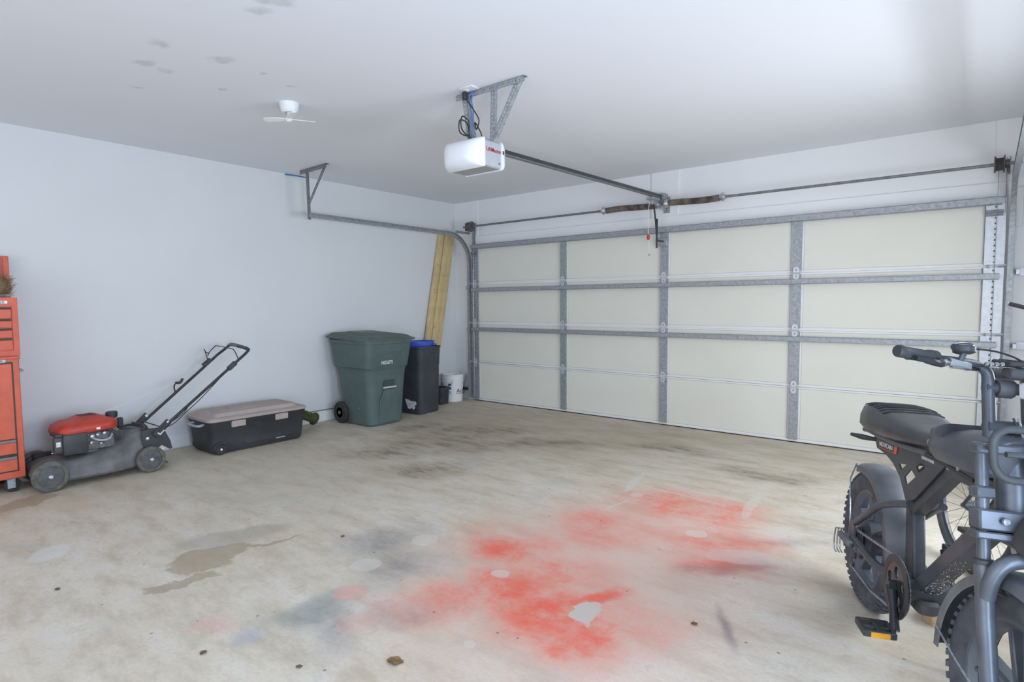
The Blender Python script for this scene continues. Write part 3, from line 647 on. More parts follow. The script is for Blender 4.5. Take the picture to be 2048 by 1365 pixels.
# deck: lofted along its length, rising towards the rear
rings = []
for y, hw, zb, zt, zs in ((-.395, .14, .075, .12, .10), (-.37, .20, .06, .165, .12), (-.30, .225, .055, .19, .14), (-.10, .235, .05, .205, .15), (.10, .235, .05, .235, .16), (.22, .225, .055, .30, .20), (.30, .205, .07, .335, .25), (.345, .17, .10, .325, .28)):
    rings.append([(-hw, y, zb), (-hw-.015, y, zb+.02), (-hw+.005, y, zs), (-hw*.78, y, zt-.015), (-hw*.4, y, zt), (hw*.4, y, zt), (hw*.78, y, zt-.015), (hw-.005, y, zs), (hw+.015, y, zb+.02), (hw, y, zb), (hw-.02, y, zb+.012), (0, y, zb+.03), (-hw+.02, y, zb+.012)])
MB().loft(rings).build('deck', DECK, t, sharp=50)
MB().lathe([(.10, 0), (.14, .012), (.14, .03), (.10, .035)], 24, (.0, -.06, .205), 'z').build('engine_base', DECK, t)
MB().bb(-.12, .125, -.20, .14, .225, .37).build('engine_block', mat('cast_engine', (.16, .16, .155), .6, .4, var=.4, scale=25), t, bevel=.012)
MB().bb(.120, .185, -.215, -.055, .225, .385).build('muffler_cover', BLKP, t, bevel=.016, seg=2)
MB().bb(.10, .165, -.262, -.205, .25, .37).build('air_filter_side', DUSTB, t, bevel=.014, seg=2)
MB().bb(.164, .17, -.252, -.225, .30, .335).build('warning_label', PAPER, t)
MB().bb(.02, .17, -.255, -.215, .372, .392).build('cover_seal', BLKP, t)
cv = []
for z, hx, ya, yb in ((.37, .165, -.235, .155), (.385, .172, -.240, .160), (.43, .168, -.225, .158), (.452, .15, -.185, .150), (.466, .11, -.120, .10), (.486, .085, -.085, .06), (.490, .06, -.065, .03)):
    cv.append([(x+.005, y+(ya+yb)/2, z+(.012 if z < .45 else 0)*(y > 0)) for x, y in rrect(2*hx, yb-ya, min(hx, (yb-ya)/2)*.45, 4)])
cover = MB().loft(cv).build('engine_cover', RED, t, sharp=45)
for k in range(7):
    MB().bb(-.05, .07, -.07+k*.016, -.063+k*.016, .488, .493).build('cooling_slot', CHDARK, cover)
MB().bb(.172, .178, .0, .025, .392, .408).build('decal', WHT, cover)
MB().lathe([(.028, 0), (.040, .008), (.042, .045), (.036, .052)], 16, (.02, .150, .440), 'z').build('fuel_cap', BLKP, t)
m = MB().tube(bez([(.13, -.03, .33), (.15, .03, .30), (.15, .09, .305), (.12, .12, .34)]), .008, 7)
m.build('fuel_pipe', GREYP, t)
for p, q in (((.135, -.02, .335), .016), ((.14, .015, .345), .012), ((.145, -.03, .29), .012), ((.14, .035, .275), .010), ((.14, .06, .35), .014)):
    MB().lathe([(q*.4, -.012), (q, -.008), (q, .010), (q*.5, .014)], 8, p, 'x').build('engine_fitting', ALLOY, t)
MB().tube(bez([(.13, .07, .39), (.15, .1, .37), (.17, .14, .33), (.16, .15, .28)]), .012, 7).build('carburettor_hose', BLKP, t)
# rear: side plates, flap, skirt
out = [(.28, .10), (.30, .33), (.42, .34), (.47, .30), (.505, .22), (.52, .15), (.50, .145), (.44, .19), (.33, .12)]
for x0_ in (.195, -.20):
    MB().plate(out, [], lambda a, b, q, X=x0_: (X+q, a, b), 0, .010).build('rear_side_plate', BLKP, t, bevel=.002)
MB().box((.0, .39, .20), (.38, .012, .16), Mx.Rotation(R_(-28), 3, 'X')).build('discharge_flap', BLKP, t)
MB().box((0, .43, .055), (.36, .13, .012), Mx.Rotation(R_(-22), 3, 'X')).build('trailing_skirt', DUSTB, t, bevel=.003)
MB().lathe([(.013, 0), (.013, .008), (.006, .010)], 8, (.206, .335, .262), 'x').build('pivot_bolt', ALLOY, t)
MB().bb(.20, .208, .40, .45, .155, .168).build('pale_clip', WHT, t)
for x in (.215, -.245):
    MB().beam((x, .385, .275), (x, .50, .385), .014, .055, (1, 0, 0)).build('handle_bracket', BLKP, t, bevel=.006)
    MB().lathe([(.012, 0), (.012, .010), (.005, .012)], 10, (x+.008, .487, .375), 'x').build('handle_knob', WHT, t)
MB().box((.226, .43, .305), (.006, .028, .05), Mx.Rotation(R_(-45), 3, 'X')).build('bracket_label', PAPER, t)
hp = [(.222, .415, .30), (.226, .46, .345), (.238, 1.03, .80), (.238, 1.15, .895), (.225, 1.185, .925), (.18, 1.195, .937), (-.18, 1.235, .957), (-.235, 1.235, .950), (-.255, 1.215, .925), (-.257, 1.13, .865), (-.252, 1.05, .80), (-.25, .50, .35), (-.247, .45, .31)]
MB().tube([V(hp[0]), V(hp[1]), V(hp[2])]+bez(hp[3:10], 5)+[V(p) for p in hp[10:]], .0125, 9).build('handle', TUBEB, t)
MB().tube(bez([(-.02, 1.218, .949), (-.16, 1.232, .957), (-.225, 1.238, .953)], 5), .018, 10).build('grip', mat('grey_foam_grip', (.17, .175, .18), .8, var=.2), t)
MB().tube(bez([(.18, 1.195, .937), (.05, 1.21, .946), (-.01, 1.218, .949)], 5), .017, 10).build('grip', BLKP, t)
for x in (.238, -.254):
    MB().beam((x, .99, .768), (x, 1.06, .824), .034, .040, (1, 0, 0)).build('clamp', BLKP, t, bevel=.006)
MB().tube(bez([(.23, 1.09, .845), (.215, 1.06, .93), (.15, 1.055, .945), (-.16, 1.08, .955), (-.235, 1.09, .94), (-.26, 1.06, .90), (-.255, 1.035, .86)], 6), .0045, 6).build('brake_bail', TUBEB, t)
MB().tube(bez([(-.25, 1.03, .83), (-.245, 1.01, .90), (-.22, .99, .925), (-.20, .995, .90), (-.22, 1.03, .885)], 6), .0045, 6).build('drive_lever', TUBEB, t)
MB().tube([(.01, .05, .475), (-.165, .71, .645)], .0022, 5).build('starter_rope', CORDW, t)
MB().tube([(-.25, .735, .545), (-.245, .725, .60), (-.16, .705, .65)], .006, 6).build('rope_guide', TUBEB, t)
MB().tube(bez([(-.175, .715, .645), (-.17, .75, .645), (-.168, .77, .68)]), [.012]*8+[.012]*8+[.006], 8).build('starter_grip', BLKP, t)
MB().tube(bez([(.235, .95, .73), (.245, .75, .545), (.245, .62, .44), (.23, .5, .345), (.16, .36, .33), (.1, .3, .32)], 6), .004, 6).build('control_cable', CORDB, t)
MB().tube(bez([(.245, .66, .515), (.25, .60, .44), (.235, .50, .37)], 6), .004, 6).build('control_cable', CORDB, t)
MB().tube(bez([(-.2, .44, .34), (-.05, .42, .35), (.1, .44, .34), (.2, .45, .335)], 6), .005, 6).build('rear_rod', TUBEB, t)
MB().tube(bez([(.02, .2, .34), (.12, .27, .35), (.14, .33, .33), (.05, .36, .35), (-.1, .33, .36)], 6), .006, 6).build('cable_bundle', DUSTB, t)
MB().bb(-.21, -.17, .25, .29, .31, .40).build('height_lever', BLKP, t, bevel=.006)

# ------------------------------------------------------------------ long storage tote
t = thing('storage_tote', 'long black wheeled storage tote with dusty tan lid', 'storage box', (.355, -3.19, 0))
rg = []
for z, w_, d_ in ((.012, .41, .86), (.03, .425, .885), (.12, .435, .905), (.27, .455, .93), (.285, .475, .95), (.305, .475, .95), (.305, .45, .92)):
    rg.append([(x, y, z) for x, y in rrect(w_, d_, .05, 4)])
MB().loft(rg).build('body', BOXB, t, sharp=45)
rg = []
for z, w_, d_, r in ((.300, .492, .968, .06), (.322, .496, .972, .06), (.330, .47, .945, .055), (.334, .41, .83, .05), (.364, .37, .77, .04), (.368, .35, .75, .035)):
    rg.append([(x, y, z) for x, y in rrect(w_, d_, r, 4)])
lid = MB().loft(rg).build('lid', DUSTLID, t, sharp=30)
MB().bb(-.10, .02, -.18, .30, .366, .372).build('lid_rib', DUSTLID, lid, bevel=.002)
MB().bb(.06, .10, -.30, .30, .366, .371).build('lid_rib', DUSTLID, lid, bevel=.002)
for y in (-.215, .205):
    l_ = MB().bb(.222, .243, y-.065, y+.065, .232, .292).build('latch', DUSTLID, t, bevel=.005)
    MB().bb(.225, .240, y-.075, y+.075, .288, .300).build('latch_slot', BOXB, l_)
w_ = MB().lathe([(.01, -.018), (.046, -.018), (.050, -.012), (.050, .012), (.046, .018), (.01, .018)], 20, (.228, -.385, .052), 'x').build('wheel', RUB, t)
MB().lathe([(.010, 0), (.010, .005), (.004, .007)], 10, (.246, -.385, .052), 'x').build('hub_pin', WHT, w_)
MB().plate([(.062*math.cos(a), .062*math.sin(a)) for a in [PI*i/10 for i in range(11)]]+[(.05*math.cos(a), .05*math.sin(a)) for a in [PI*(10-i)/10 for i in range(11)]], [], lambda a, b, q: (.212+q, -.385+a, .055+b), 0, .03).build('wheel_arch', BOXB, t)
MB().lathe([(.01, -.018), (.046, -.018), (.050, -.012), (.050, .012), (.046, .018), (.01, .018)], 20, (-.21, -.385, .052), 'x').build('wheel', RUB, t)
MB().tube(bez([(-.10, -.46, .27), (-.09, -.515, .262), (.09, -.515, .262), (.10, -.46, .27)]), .011, 8).build('end_handle', GREYP, t)
MB().plate([(-.19, .06), (-.12, .15), (.12, .15), (.19, .06), (.19, .04), (-.19, .04)], [], lambda a, b, q: (.213+q, a+.03, b+.02), 0, .004).build('side_emboss', BOXB, t, bevel=.001)
MB().bb(.219, .222, .15, .24, .052, .060).build('maker_mark', GREYP, t)

# olive tube bag leaning behind the tote
t = thing('folding_chair_bag', 'olive green rolled fabric bag lying behind the tote end', 'bag', (.16, -2.47, 0))
MB().tube(bez([(.04, -.165, .215), (.038, -.10, .185), (.034, .0, .135), (.03, .10, .085)], 5), [.035]+[.05]*13+[.062, .066], 14).build('sleeve', OLIVE, t)
MB().lathe([(.066, 0), (.070, .004), (.070, .02), (.05, .022), (.045, .006)], 16, (0, 0, 0), 'z').build('end_ring', OLIVE, t).matrix_local = frame((.03, .098, .086), (1, 0, 0), (0, .46, .89))
MB().tube(bez([(.09, -.16, .235), (.12, -.08, .20), (.09, .02, .13)]), .006, 6).build('carry_strap', OLIVE, t)

# ------------------------------------------------------------------ green wheeled cart
t = thing('wheeled_trash_cart', 'dark green wheeled trash cart with white number on the front', 'trash can', (.44, -1.80, 0))
rg = []
for z, x0_, x1_, hy, r in ((.0, -.17, .27, .225, .09), (.02, -.185, .285, .24, .09), (.35, -.235, .295, .262, .09), (.36, -.255, .296, .262, .09), (.60, -.28, .312, .275, .08), (.625, -.30, .318, .280, .08), (.645, -.318, .332, .300, .09), (.90, -.335, .360, .322, .07), (.905, -.345, .372, .333, .07), (.945, -.345, .372, .333, .07)):
    rg.append([(x+(x0_+x1_)/2, y, z) for x, y in rrect(x1_-x0_, 2*hy, r, 5)])
MB().loft(rg).build('body', GREEN, t, sharp=32)
rg = []
for z, x0_, x1_, hy, r in ((.935, -.375, .385, .348, .05), (.957, -.38, .39, .352, .05), (.963, -.37, .37, .335, .06), (.967, -.362, .352, .322, .06), (.985, -.355, .335, .305, .06), (.991, -.34, .31, .285, .06), (.994, -.24, .20, .20, .05), (1.008, -.22, .17, .18, .05), (1.010, -.20, .15, .16, .05)):
    rg.append([(x+(x0_+x1_)/2, y, z+.05*max(0, .2-x-(x0_+x1_)/2)) for x, y in rrect(x1_-x0_, 2*hy, r, 4)])
lid = MB().loft(rg).build('lid', GREEND, t, sharp=28)
for y in (-.10, .10): MB().beam((-.30, y*2.4, 1.012), (.28, y*2.4, .990), .022, .016).build('lid_rib', GREEND, lid, bevel=.004)
MB().beam((-.10, -.11, 1.0245), (-.10, .11, 1.0245), .12, .008, (1, 0, 0)).build('lid_plaque', mat('pale_green_plaque', s(128, 140, 128), .5, var=.08), lid, bevel=.003)
MB().tube([(-.40, -.26, .955), (-.40, .26, .955)], .016, 10).bb(-.41, -.33, -.20, -.16, .935, .965).bb(-.41, -.33, .16, .20, .935, .965).build('rear_handle', GREEND, t)
# front recess with a metal bar
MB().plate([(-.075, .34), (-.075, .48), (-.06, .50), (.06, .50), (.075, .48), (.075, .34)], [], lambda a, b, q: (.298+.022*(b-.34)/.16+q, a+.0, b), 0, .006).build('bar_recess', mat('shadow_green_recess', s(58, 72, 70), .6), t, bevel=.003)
MB().cyl((.322, -.088, .420), (.322, .088, .420), .011, n=10).build('lift_bar', GALVL, t)
MB().plate([(-.13, .03), (-.125, .28), (-.085, .36), (-.07, .40), (.07, .40), (.085, .36), (.125, .28), (.13, .03)], [], lambda a, b, q: (.274+.022*b/.3+q, a, b), 0, .018).build('front_boss', GREEN, t, bevel=.004)
MB().bb(.33, .356, -.16, .16, .795, .815).build('front_ledge', GREEN, t, bevel=.005)
letters('stencilled_number', 'N0226771', .056, frame((.3440, -.125, .680), (.02, 1, 0), (.066, 0, 1)), WHT, t, .001, sx=.66)
for y in (-.262, .262):
    sg = -1 if y < 0 else 1
    w_ = MB().lathe([(.06, -.03), (.112, -.028), (.122, -.016), (.122, .016), (.112, .028), (.06, .03)], 26, (-.20, y, .122), 'y').build('wheel', RUB, t)
    MB().lathe([(.075, .030*sg), (.070, .022*sg), (.03, .022*sg), (.022, .034*sg), (.002, .036*sg)], 20, (-.20, y, .122), 'y').build('wheel_disc', BLKP, w_)
    MB().lathe([(.011, 0), (.011, .004*sg), (.004, .007*sg)], 10, (-.20, y+.034*sg, .122), 'y').build('axle_cap', ALLOY, w_)
MB().cyl((-.20, -.26, .122), (-.20, .26, .122), .012, n=8).build('axle', GALV, t)
for p in ((.20, -.262, .56), (.12, -.258, .20), (.284, -.09, .22)): MB().lathe([(.005, 0), (.003, .003)], 6, p, 'z').build('white_fleck', WHT, t)

# ------------------------------------------------------------------ black bin with blue bucket inside
t = thing('black_trash_bin', 'tall scuffed black trash bin with torn white label near its base', 'trash can', (.415, -1.055, 0), R_(8))
rg = []
for z, w_, r in ((0, .35, .05), (.015, .365, .055), (.45, .385, .06), (.58, .39, .065), (.59, .40, .07), (.79, .415, .075), (.795, .43, .08), (.815, .43, .08), (.815, .405, .075), (.70, .39, .07)):
    rg.append([(x, y, z) for x, y in rrect(w_, w_, r, 5)])
MB().loft(rg).build('body', BINB, t, sharp=40)
MB().bb(.185, .222, -.02, .10, .735, .775).build('grip_lug', BINB, t, bevel=.008)
lab = [(.0, .08), (.06, .06), (.10, .075), (.17, .05), (.17, .10), (.14, .09), (.12, .105), (.155, .13), (.20, .125), (.20, .165), (.05, .175), (.0, .19)]
MB().plate([(.07, .07), (.10, .055), (.125, .075), (.16, .055), (.185, .08), (.175, .105), (.205, .12), (.20, .155), (.12, .16), (.08, .175), (.03, .18), (.05, .12)], [[(.10, .10), (.115, .115), (.10, .12)], [(.15, .125), (.165, .13), (.15, .14)]], lambda a, b, q: (-.095+a, -.1835-.0225*b-q, b), 0, .0015).build('torn_label', PAPER, t)
MB().tube(bez([(.186, -.1, .62), (.190, -.02, .60), (.188, .01, .52), (.187, .03, .44)]), .003, 5).build('crease', BINB, t)
t = thing('blue_tub', 'blue plastic tub set inside the top of the black bin', 'tub', (.415, -1.055, .70), R_(8))
MB().lathe([(.165, .05), (.180, .09), (.190, .125), (.194, .13), (.194, .165), (.202, .168), (.202, .178), (.186, .178), (.180, .08), (.165, .055)], 36, ax='z').build('body', BLUE, t, sharp=45)
MB().lathe([(.168, .05), (.168, .056), (.01, .056)], 30, ax='z').build('floor_disc', BLUE, t)
MB().box((.19, .08, .135), (.02, .11, .022), Mx.Rotation(R_(22), 3, 'Z')).build('handle_lug', BLUE, t, bevel=.004)

# ------------------------------------------------------------------ small black box, white bucket
t = thing('black_crate', 'small black open box on the floor before the white bucket', 'box', (.215, -.51, 0), R_(6))
rg = [[(x, y, z) for x, y in rrect(w_, d_, .015, 2)] for z, w_, d_ in ((0, .17, .17), (.21, .185, .185), (.225, .195, .195), (.225, .18, .18), (.05, .165, .165))]
MB().loft(rg).build('body', BLKP, t, sharp=40)
MB().bb(.093, .099, -.10, .10, .195, .225).build('rim', BLKP, t, bevel=.003)
MB().bb(-.06, .06, -.06, .06, .05, .20).build('contents', GREYP, t, bevel=.02)
t = thing('white_bucket', 'white plastic bucket with navy print in the corner by the door track', 'bucket', (.180, -.225, 0), R_(-35))
MB().lathe([(.125, 0), (.131, .006), (.142, .27), (.150, .272), (.150, .29), (.144, .292), (.145, .315), (.152, .317), (.152, .333), (.146, .335), (.147, .36), (.153, .362), (.153, .372), (.140, .372), (.128, .03)], 36, ax='z').build('body', WHP, t, sharp=40)
MB().lathe([(.128, .05), (.128, .055), (.01, .055)], 30, ax='z').build('residue', GREYP, t)
def on_bucket(ang, z): 
    a = R_(ang); r = .1325+.037*z
    return frame((r*math.cos(a), r*math.sin(a), z), (-math.sin(a), math.cos(a), 0), (0, 0, 1))
def bplate(name, a0, a1, z0_, z1_, mt):
    k = 5; m = MB(); vs = []
    for i in range(k+1):
        a = R_(a0+(a1-a0)*i/k)
        for z in (z0_, z1_):
            for q in (.0, .0012): r = .1325+.037*z+q; vs.append((r*math.cos(a), r*math.sin(a), z))
    fs = []
    for i in range(k):
        b = i*4; fs += [[b+1, b+5, b+7, b+3], [b, b+2, b+6, b+4], [b+2, b+3, b+7, b+6], [b, b+4, b+5, b+1]]
    m.add(vs, fs).build(name, mt, t)
bplate('warning_header', -36, -18, .225, .252, NAVY); bplate('warning_mark', -33, -20, .19, .205, NAVY); bplate('warning_mark', -30, -26, .170, .19, NAVY); bplate('warning_mark', -24, -19, .170, .192, NAVY)
bplate('warning_text', -36, -18, .105, .112, mat('pale_blue_print', s(150, 165, 195), .5)); bplate('warning_text', -33, -21, .125, .15, MATS['pale_blue_print'])
for ch, an in (('A', 18), ('c', 40), ('e', 58)):
    letters('brand_letter', ch, .075, on_bucket(an, .13) @ Mx.Translation((-.018, 0, .0015)), NAVY, t)
bplate('brand_underline', 10, 62, .112, .120, REDT)
MB().lathe([(.016, 0), (.016, .010), (.008, .014)], 10, (0, 0, 0), 'x').build('handle_ear', WHP, t).matrix_local = frame((.146, -.02, .285), (1, -.1, 0), (0, 1, 0))
MB().tube(bez([(.156, -.022, .285), (.18, -.06, .25), (.155, -.12, .20), (.06, -.175, .18), (-.06, -.16, .20), (-.13, -.08, .26), (-.15, .02, .285)], 6), .003, 6).build('wire_handle', GALV, t)

# ------------------------------------------------------------------ leaning boards
bd = [(-.60, -.245, .10, .035), (-.505, -.140, .12, .032), (-.405, -.05, .10, .038)]
names = ['pale pine board leaning on the left wall, leftmost of the three', 'pale pine board leaning on the left wall, middle of the three', 'pale pine board leaning on the left wall, nearest the door track']
for k, (yb, yt, xo, th) in enumerate(bd):
    p0 = V((.060+.012*(k % 2), yb-.13, 0)); p1 = V((.024+.016*(k % 2), yt+.004*k, 2.31+.02*(k % 2)))
    d = (p1-p0).normalized(); side = V((0, 1, 0)); side = (side-d*side.dot(d)).normalized(); n = d.cross(side)
    L_ = (p1-p0).length
    t = thing('pine_board', names[k], 'board', p0, 0, 'boards leaning on the left wall')
    rot = Mx((d, side, n)).transposed()
    MB().box(d*L_/2+V((0, 0, .012)), (L_-.02, .094, .034), rot).build('plank', WOOD, t, bevel=.004, seg=2)
    rnd = random.Random(k)
    for q in range(5):
        pz = rnd.uniform(.9, L_-.2); off = rnd.uniform(-.03, .03)
        sg = -1 if n.x < 0 else 1
        c = d*pz+side*off+n*sg*.0175+V((0, 0, .012))
        MB().lathe([(.006, 0), (.004, .001)], 8, (0, 0, 0), 'z').build('knot', LEAF, t).matrix_local = frame(c, side, d) if sg > 0 else frame(c, d, side)

# ------------------------------------------------------------------ electric bike
def wheel_parts(bike, M, R, rt, name, knobs=True, mag=True, tyre_mat=TYRE, spokes=28, rim_w=.04, hubr=.05, hubw=.06):
    """wheel with its axle along local y of M"""
    m = MB(M); n = 64
    prof = []
    for j in range(12):
        a = 2*PI*j/12; prof.append((R-rt+rt*math.cos(a), rt*.95*math.sin(a)))
    vs = []; fs = []
    for i in range(n):
        t_ = 2*PI*i/n
        for r, y in prof: vs.append((r*math.cos(t_), y, r*math.sin(t_)))
    for i in range(n):
        for j in range(12):
            a = i*12+j; b = i*12+(j+1) % 12; c = ((i+1) % n)*12+(j+1) % 12; d = ((i+1) % n)*12+j; fs.append([a, b, c, d])
    m.add(vs, fs)
    if knobs:
        k = 52
        for i in range(k):
            t_ = 2*PI*i/k; er = V((math.cos(t_), 0, math.sin(t_))); et = V((-math.sin(t_), 0, math.cos(t_)))
            for y, a in ((-rt*.72, -45), (rt*.72, 45), (-rt*.24, -14), (rt*.24, 14)):
                tt = t_+(PI/k if abs(a) < 20 else 0)
                er = V((math.cos(tt), 0, math.sin(tt))); et = V((-math.sin(tt), 0, math.cos(tt)))
                nn = er*math.cos(R_(a))+V((0, 1, 0))*math.sin(R_(a)); ss = V((0, 1, 0))*math.cos(R_(a))-er*math.sin(R_(a))
                c = er*(R-rt+rt*.98*math.cos(R_(a)))+V((0, 1, 0))*rt*.95*math.sin(R_(a))
                m.box(c+nn*.002, (.017, .020, .011), Mx((et, ss, nn)).transposed())
    wh = m.build(name, tyre_mat, bike, sharp=50)
    ri = R-2*rt+.012
    MB(M).lathe([(ri+.012, -rim_w), (ri+.012, -rim_w*.85), (ri-.006, -rim_w*.8), (ri-.022, -rim_w*.35), (ri-.022, rim_w*.35), (ri-.006, rim_w*.8), (ri+.012, rim_w*.85), (ri+.012, rim_w), (ri-.0, rim_w)], 56, (0, 0, 0), 'y', False).build('rim', mat('dusty_grey_rim', (.13, .15, .18), .45, .4, var=.2, scale=10) if mag else BLKM, wh)
    if mag:
        for k in range(5):
            a = 2*PI*k/5+.35
            er = V((math.cos(a), 0, math.sin(a))); et = V((-math.sin(a), 0, math.cos(a)))
            for q in (-1, 1):
                MB(M).beam(er*(hubr*.8)+et*q*.018, er*(ri-.015)+et*q*.030, .040, .018, (0, 1, 0)).build('spoke', MATS['dusty_grey_rim'], wh, bevel=.004)
    else:
        for k in range(spokes):
            a = 2*PI*k/spokes; b = a+(.9 if k % 2 else -.9)*.9; y = hubw*.45*(1 if k % 4 < 2 else -1)
            MB(M).cyl((hubr*math.cos(b), y, hubr*math.sin(b)), ((ri-.01)*math.cos(a), 0, (ri-.01)*math.sin(a)), .0011, n=4).build('spoke', CORDB, wh)
    MB(M).lathe([(.010, -hubw*1.3), (.014, -hubw), (hubr*.7, -hubw*.95), (hubr, -hubw*.7), (hubr, hubw*.7), (hubr*.7, hubw*.95), (.014, hubw), (.010, hubw*1.3)], 24, (0, 0, 0), 'y').build('hub', BLKM, wh)
    return wh
def fender(bike, M, R, wd, a0, a1, name, mt):
    n = 26; vs = []; fs = []; sec_ = [(-wd, -.030), (-wd*.96, -.006), (-wd*.6, .006), (0, .010), (wd*.6, .006), (wd*.96, -.006), (wd, -.030)]
    prof = [(y, h) for y, h in sec_]+[(y*.96, h-.004) for y, h in sec_[::-1]]; k = len(prof)
    rings = []
    for i in range(n+1):
        a = R_(a0+(a1-a0)*i/n); rings.append([(math.cos(a)*(R+h), y, math.sin(a)*(R+h)) for y, h in prof])
    return MB(M).loft(rings).build(name, mt, bike, sharp=50)

ang, lean = R_(25), R_(2.5)
d_ = V((math.sin(ang), -math.cos(ang), 0)); l0 = V((math.cos(ang), math.sin(ang), 0)); up = V((0, 0, 1))
U_ = up*math.cos(lean)+l0*math.sin(lean); L2 = l0*math.cos(lean)-up*math.sin(lean)
bike = thing('electric_bike', 'black fat-tyre electric bike with padded seat and headlight cage in the right foreground', 'electric bike')
bm_ = Mx((d_, L2, U_)).transposed().to_4x4(); bm_.translation = V((5.50, -3.02, 0)); bike.matrix_world = bm_
RW = .295
MR = Mx.Translation((0, 0, RW))
wr = wheel_parts(bike, MR, RW, .052, 'rear_wheel', hubr=.085, hubw=.055)
# cassette and disc on the rear wheel
m = MB(MR)
for k in range(6): m.lathe([(.02, -.062-.005*k), (.052-.0055*k, -.062-.005*k), (.052-.0055*k, -.0645-.005*k), (.02, -.0645-.005*k)], 22, (0, 0, 0), 'y')
m.build('cassette', CHAINM, wr)
MB(MR).lathe([(.03, .064), (.08, .064), (.08, .067), (.03, .067)], 28, (0, 0, 0), 'y').build('brake_disc', ALLOY, wr)
DUSTF = mat('dusty_fender', (.14, .152, .172), .45, .1, var=.35, scale=7)
rf = fender(bike, MR, RW+.022, .066, -2, 108, 'rear_fender', DUSTF)
for y in (-.068, .068):
    MB().tube([(-.095, y*.95, .60), (-.13, y*1.1, .52), (-.03, y*1.35, .33)], .0035, 6).build('fender_stay', CHAINM, rf)
# frame
fr = MB()
fr.loft([[(x+dx, y, z) for x, y in rrect(lx, .044, .006, 1)] for z, lx, dx in ((.285, .080, .418), (.565, .070, .367))])
fr.build('seat_tube', BLKM, bike, bevel=.003)
MB().beam((.372, 0, .552), (.640, 0, .784), .044, .048).build('main_beam', BLKM, bike, bevel=.003)
MB().beam((.605, 0, .785), (.965, 0, .800), .046, .052).build('head_beam', BLKM, bike, bevel=.003)
dt = MB().beam((.470, 0, .287), (.955, 0, .765), .060, .055).build('down_tube', BLKM, bike, bevel=.005)
# small raised white flecks scattered over the down tube
fl = MB(); rnd = random.Random(5); dd = V((.485, 0, .478)).normalized(); nn = V((-dd.z, 0, dd.x))
for k in range(150):
    u = rnd.uniform(.02, .34)**1.0; q = rnd.uniform(-.04, .015); r = rnd.uniform(.0012, .003)*(1.2-u*2)
    r = max(r, .0011)
    c = V((.485, rnd.uniform(-.03, .03), .302))+dd*u-nn*.0285
    ex_ = V((0, 1, 0)); fl.add([c+(dd*math.cos(w__)+ex_*math.sin(w__))*r for w__ in [PI/3*i_ for i_ in range(6)]]+[c-nn*.0012], [[i_, (i_+1) % 6, 6] for i_ in range(6)])
ob = fl.build('white_fleck', WHT, dt); ob['kind'] = 'stuff'
MB().cyl((.50, -.075, .30), (.50, .075, .30), .038, n=20).build('bottom_bracket', BLKM, bike)
MB().loft([[(x+.50, y, z) for x, y in rrect(.11, .08, .03, 3)] for z in (.235, .285)]).build('motor_guard', DUSTB, bike, bevel=.01)
# side plates with cut-outs
PSH = (-.108, -.025)
po = [(.09, .772), (.111, .763), (.137, .732), (.244, .728), (.322, .711), (.391, .680), (.429, .643), (.47, .600), (.54, .640), (.741, .820), (.703, .825), (.518, .813), (.30, .790)]
h1 = [(.374, .726), (.444, .741), (.400, .708)]; h2 = [(.433, .691), (.484, .736), (.528, .718), (.457, .664)]; h3 = [(.527, .755), (.555, .777), (.593, .777), (.592, .766), (.553, .740)]
po, h1, h2, h3 = [[(a+PSH[0], b+PSH[1]) for a, b in q] for q in (po, h1, h2, h3)]
for y in (-.031, .025):
    pl_ = MB().plate(po, [h1, h2, h3], lambda a, b, q, Y=y: (a, Y+q, b), 0, .006).build('side_plate', BLKM, bike)
    if y < 0:
        ex = V((.143, 0, .012)); pm = frame((.166+PSH[0], -.0325, .748+PSH[1]), ex, (0, 0, 1))
        letters('lettering', 'MOVCAN', .0275, pm @ Mx.Translation((0, .001, 0)), WHT, pl_, sx=1.18)
        MB(pm).bb(0, .15, -.0075, -.0045, 0, .001).build('underline', ORT, pl_)
        MB(pm).plate([(.152, -.0075), (.180, -.0075), (.192, .022), (.163, .022)], [], lambda a, b, q: (a, b, q), 0, .001).build('orange_mark', ORT, pl_)
        letters('lettering', 'SUPER POWER', .016, frame((.567+PSH[0], -.0325, .797+PSH[1]), (.108, 0, .006), (0, 0, 1)), WHT, pl_, sx=.92)
MB().tube([(.09, -.085, .790), (.09, .085, .790)], .009, 8).tube([(.36, -.085, .80), (.36, .085, .80)], .011, 8).build('cross_bar', BLKM, bike)
for y in (-.085, .085):
    MB().tube(bez([(.035, y, .783), (.10, y, .790), (.35, y*1.02, .800), (.62, y*.95, .825)], 5), .010, 8).build('seat_rail', BLKM, bike)
    MB().tube(bez([(.02, y*1.02, .365), (.16, y*1.1, .45), (.30, y*1.05, .54), (.45, y*.62, .60)], 5), .014, 10).build('seat_stay', BLKM, bike)
    MB().tube(bez([(.0, y*1.05, RW), (.14, y*1.08, .295), (.28, y*1.0, .29), (.48, y*.5, .295)], 5), .016, 10).build('chain_stay', BLKM, bike)
    MB().plate([(-.03, -.035), (.02, -.045), (.05, -.01), (.04, .06), (-.01, .09), (-.03, .03)], [[(.010*math.cos(q*PI/4), .010*math.sin(q*PI/4)) for q in range(8)]], lambda a, b, q, Y=y: (a, Y*1.10+q, RW+b), -.004, .004).build('dropout', BLKM, bike)
    MB().lathe([(.004, -.016), (.012, -.012), (.012, .012), (.004, .016)], 10, (0, y*1.2, RW), 'y').build('axle_nut', CHAINM, bike)
tl = MB().loft([[(x_, y*k, .775+z*k) for y, z in rrect(.05, .022, .008, 2)] for x_, k in ((.12, 1), (.055, .9), (.03, .4))]).build('tail_light', BLKP, bike)
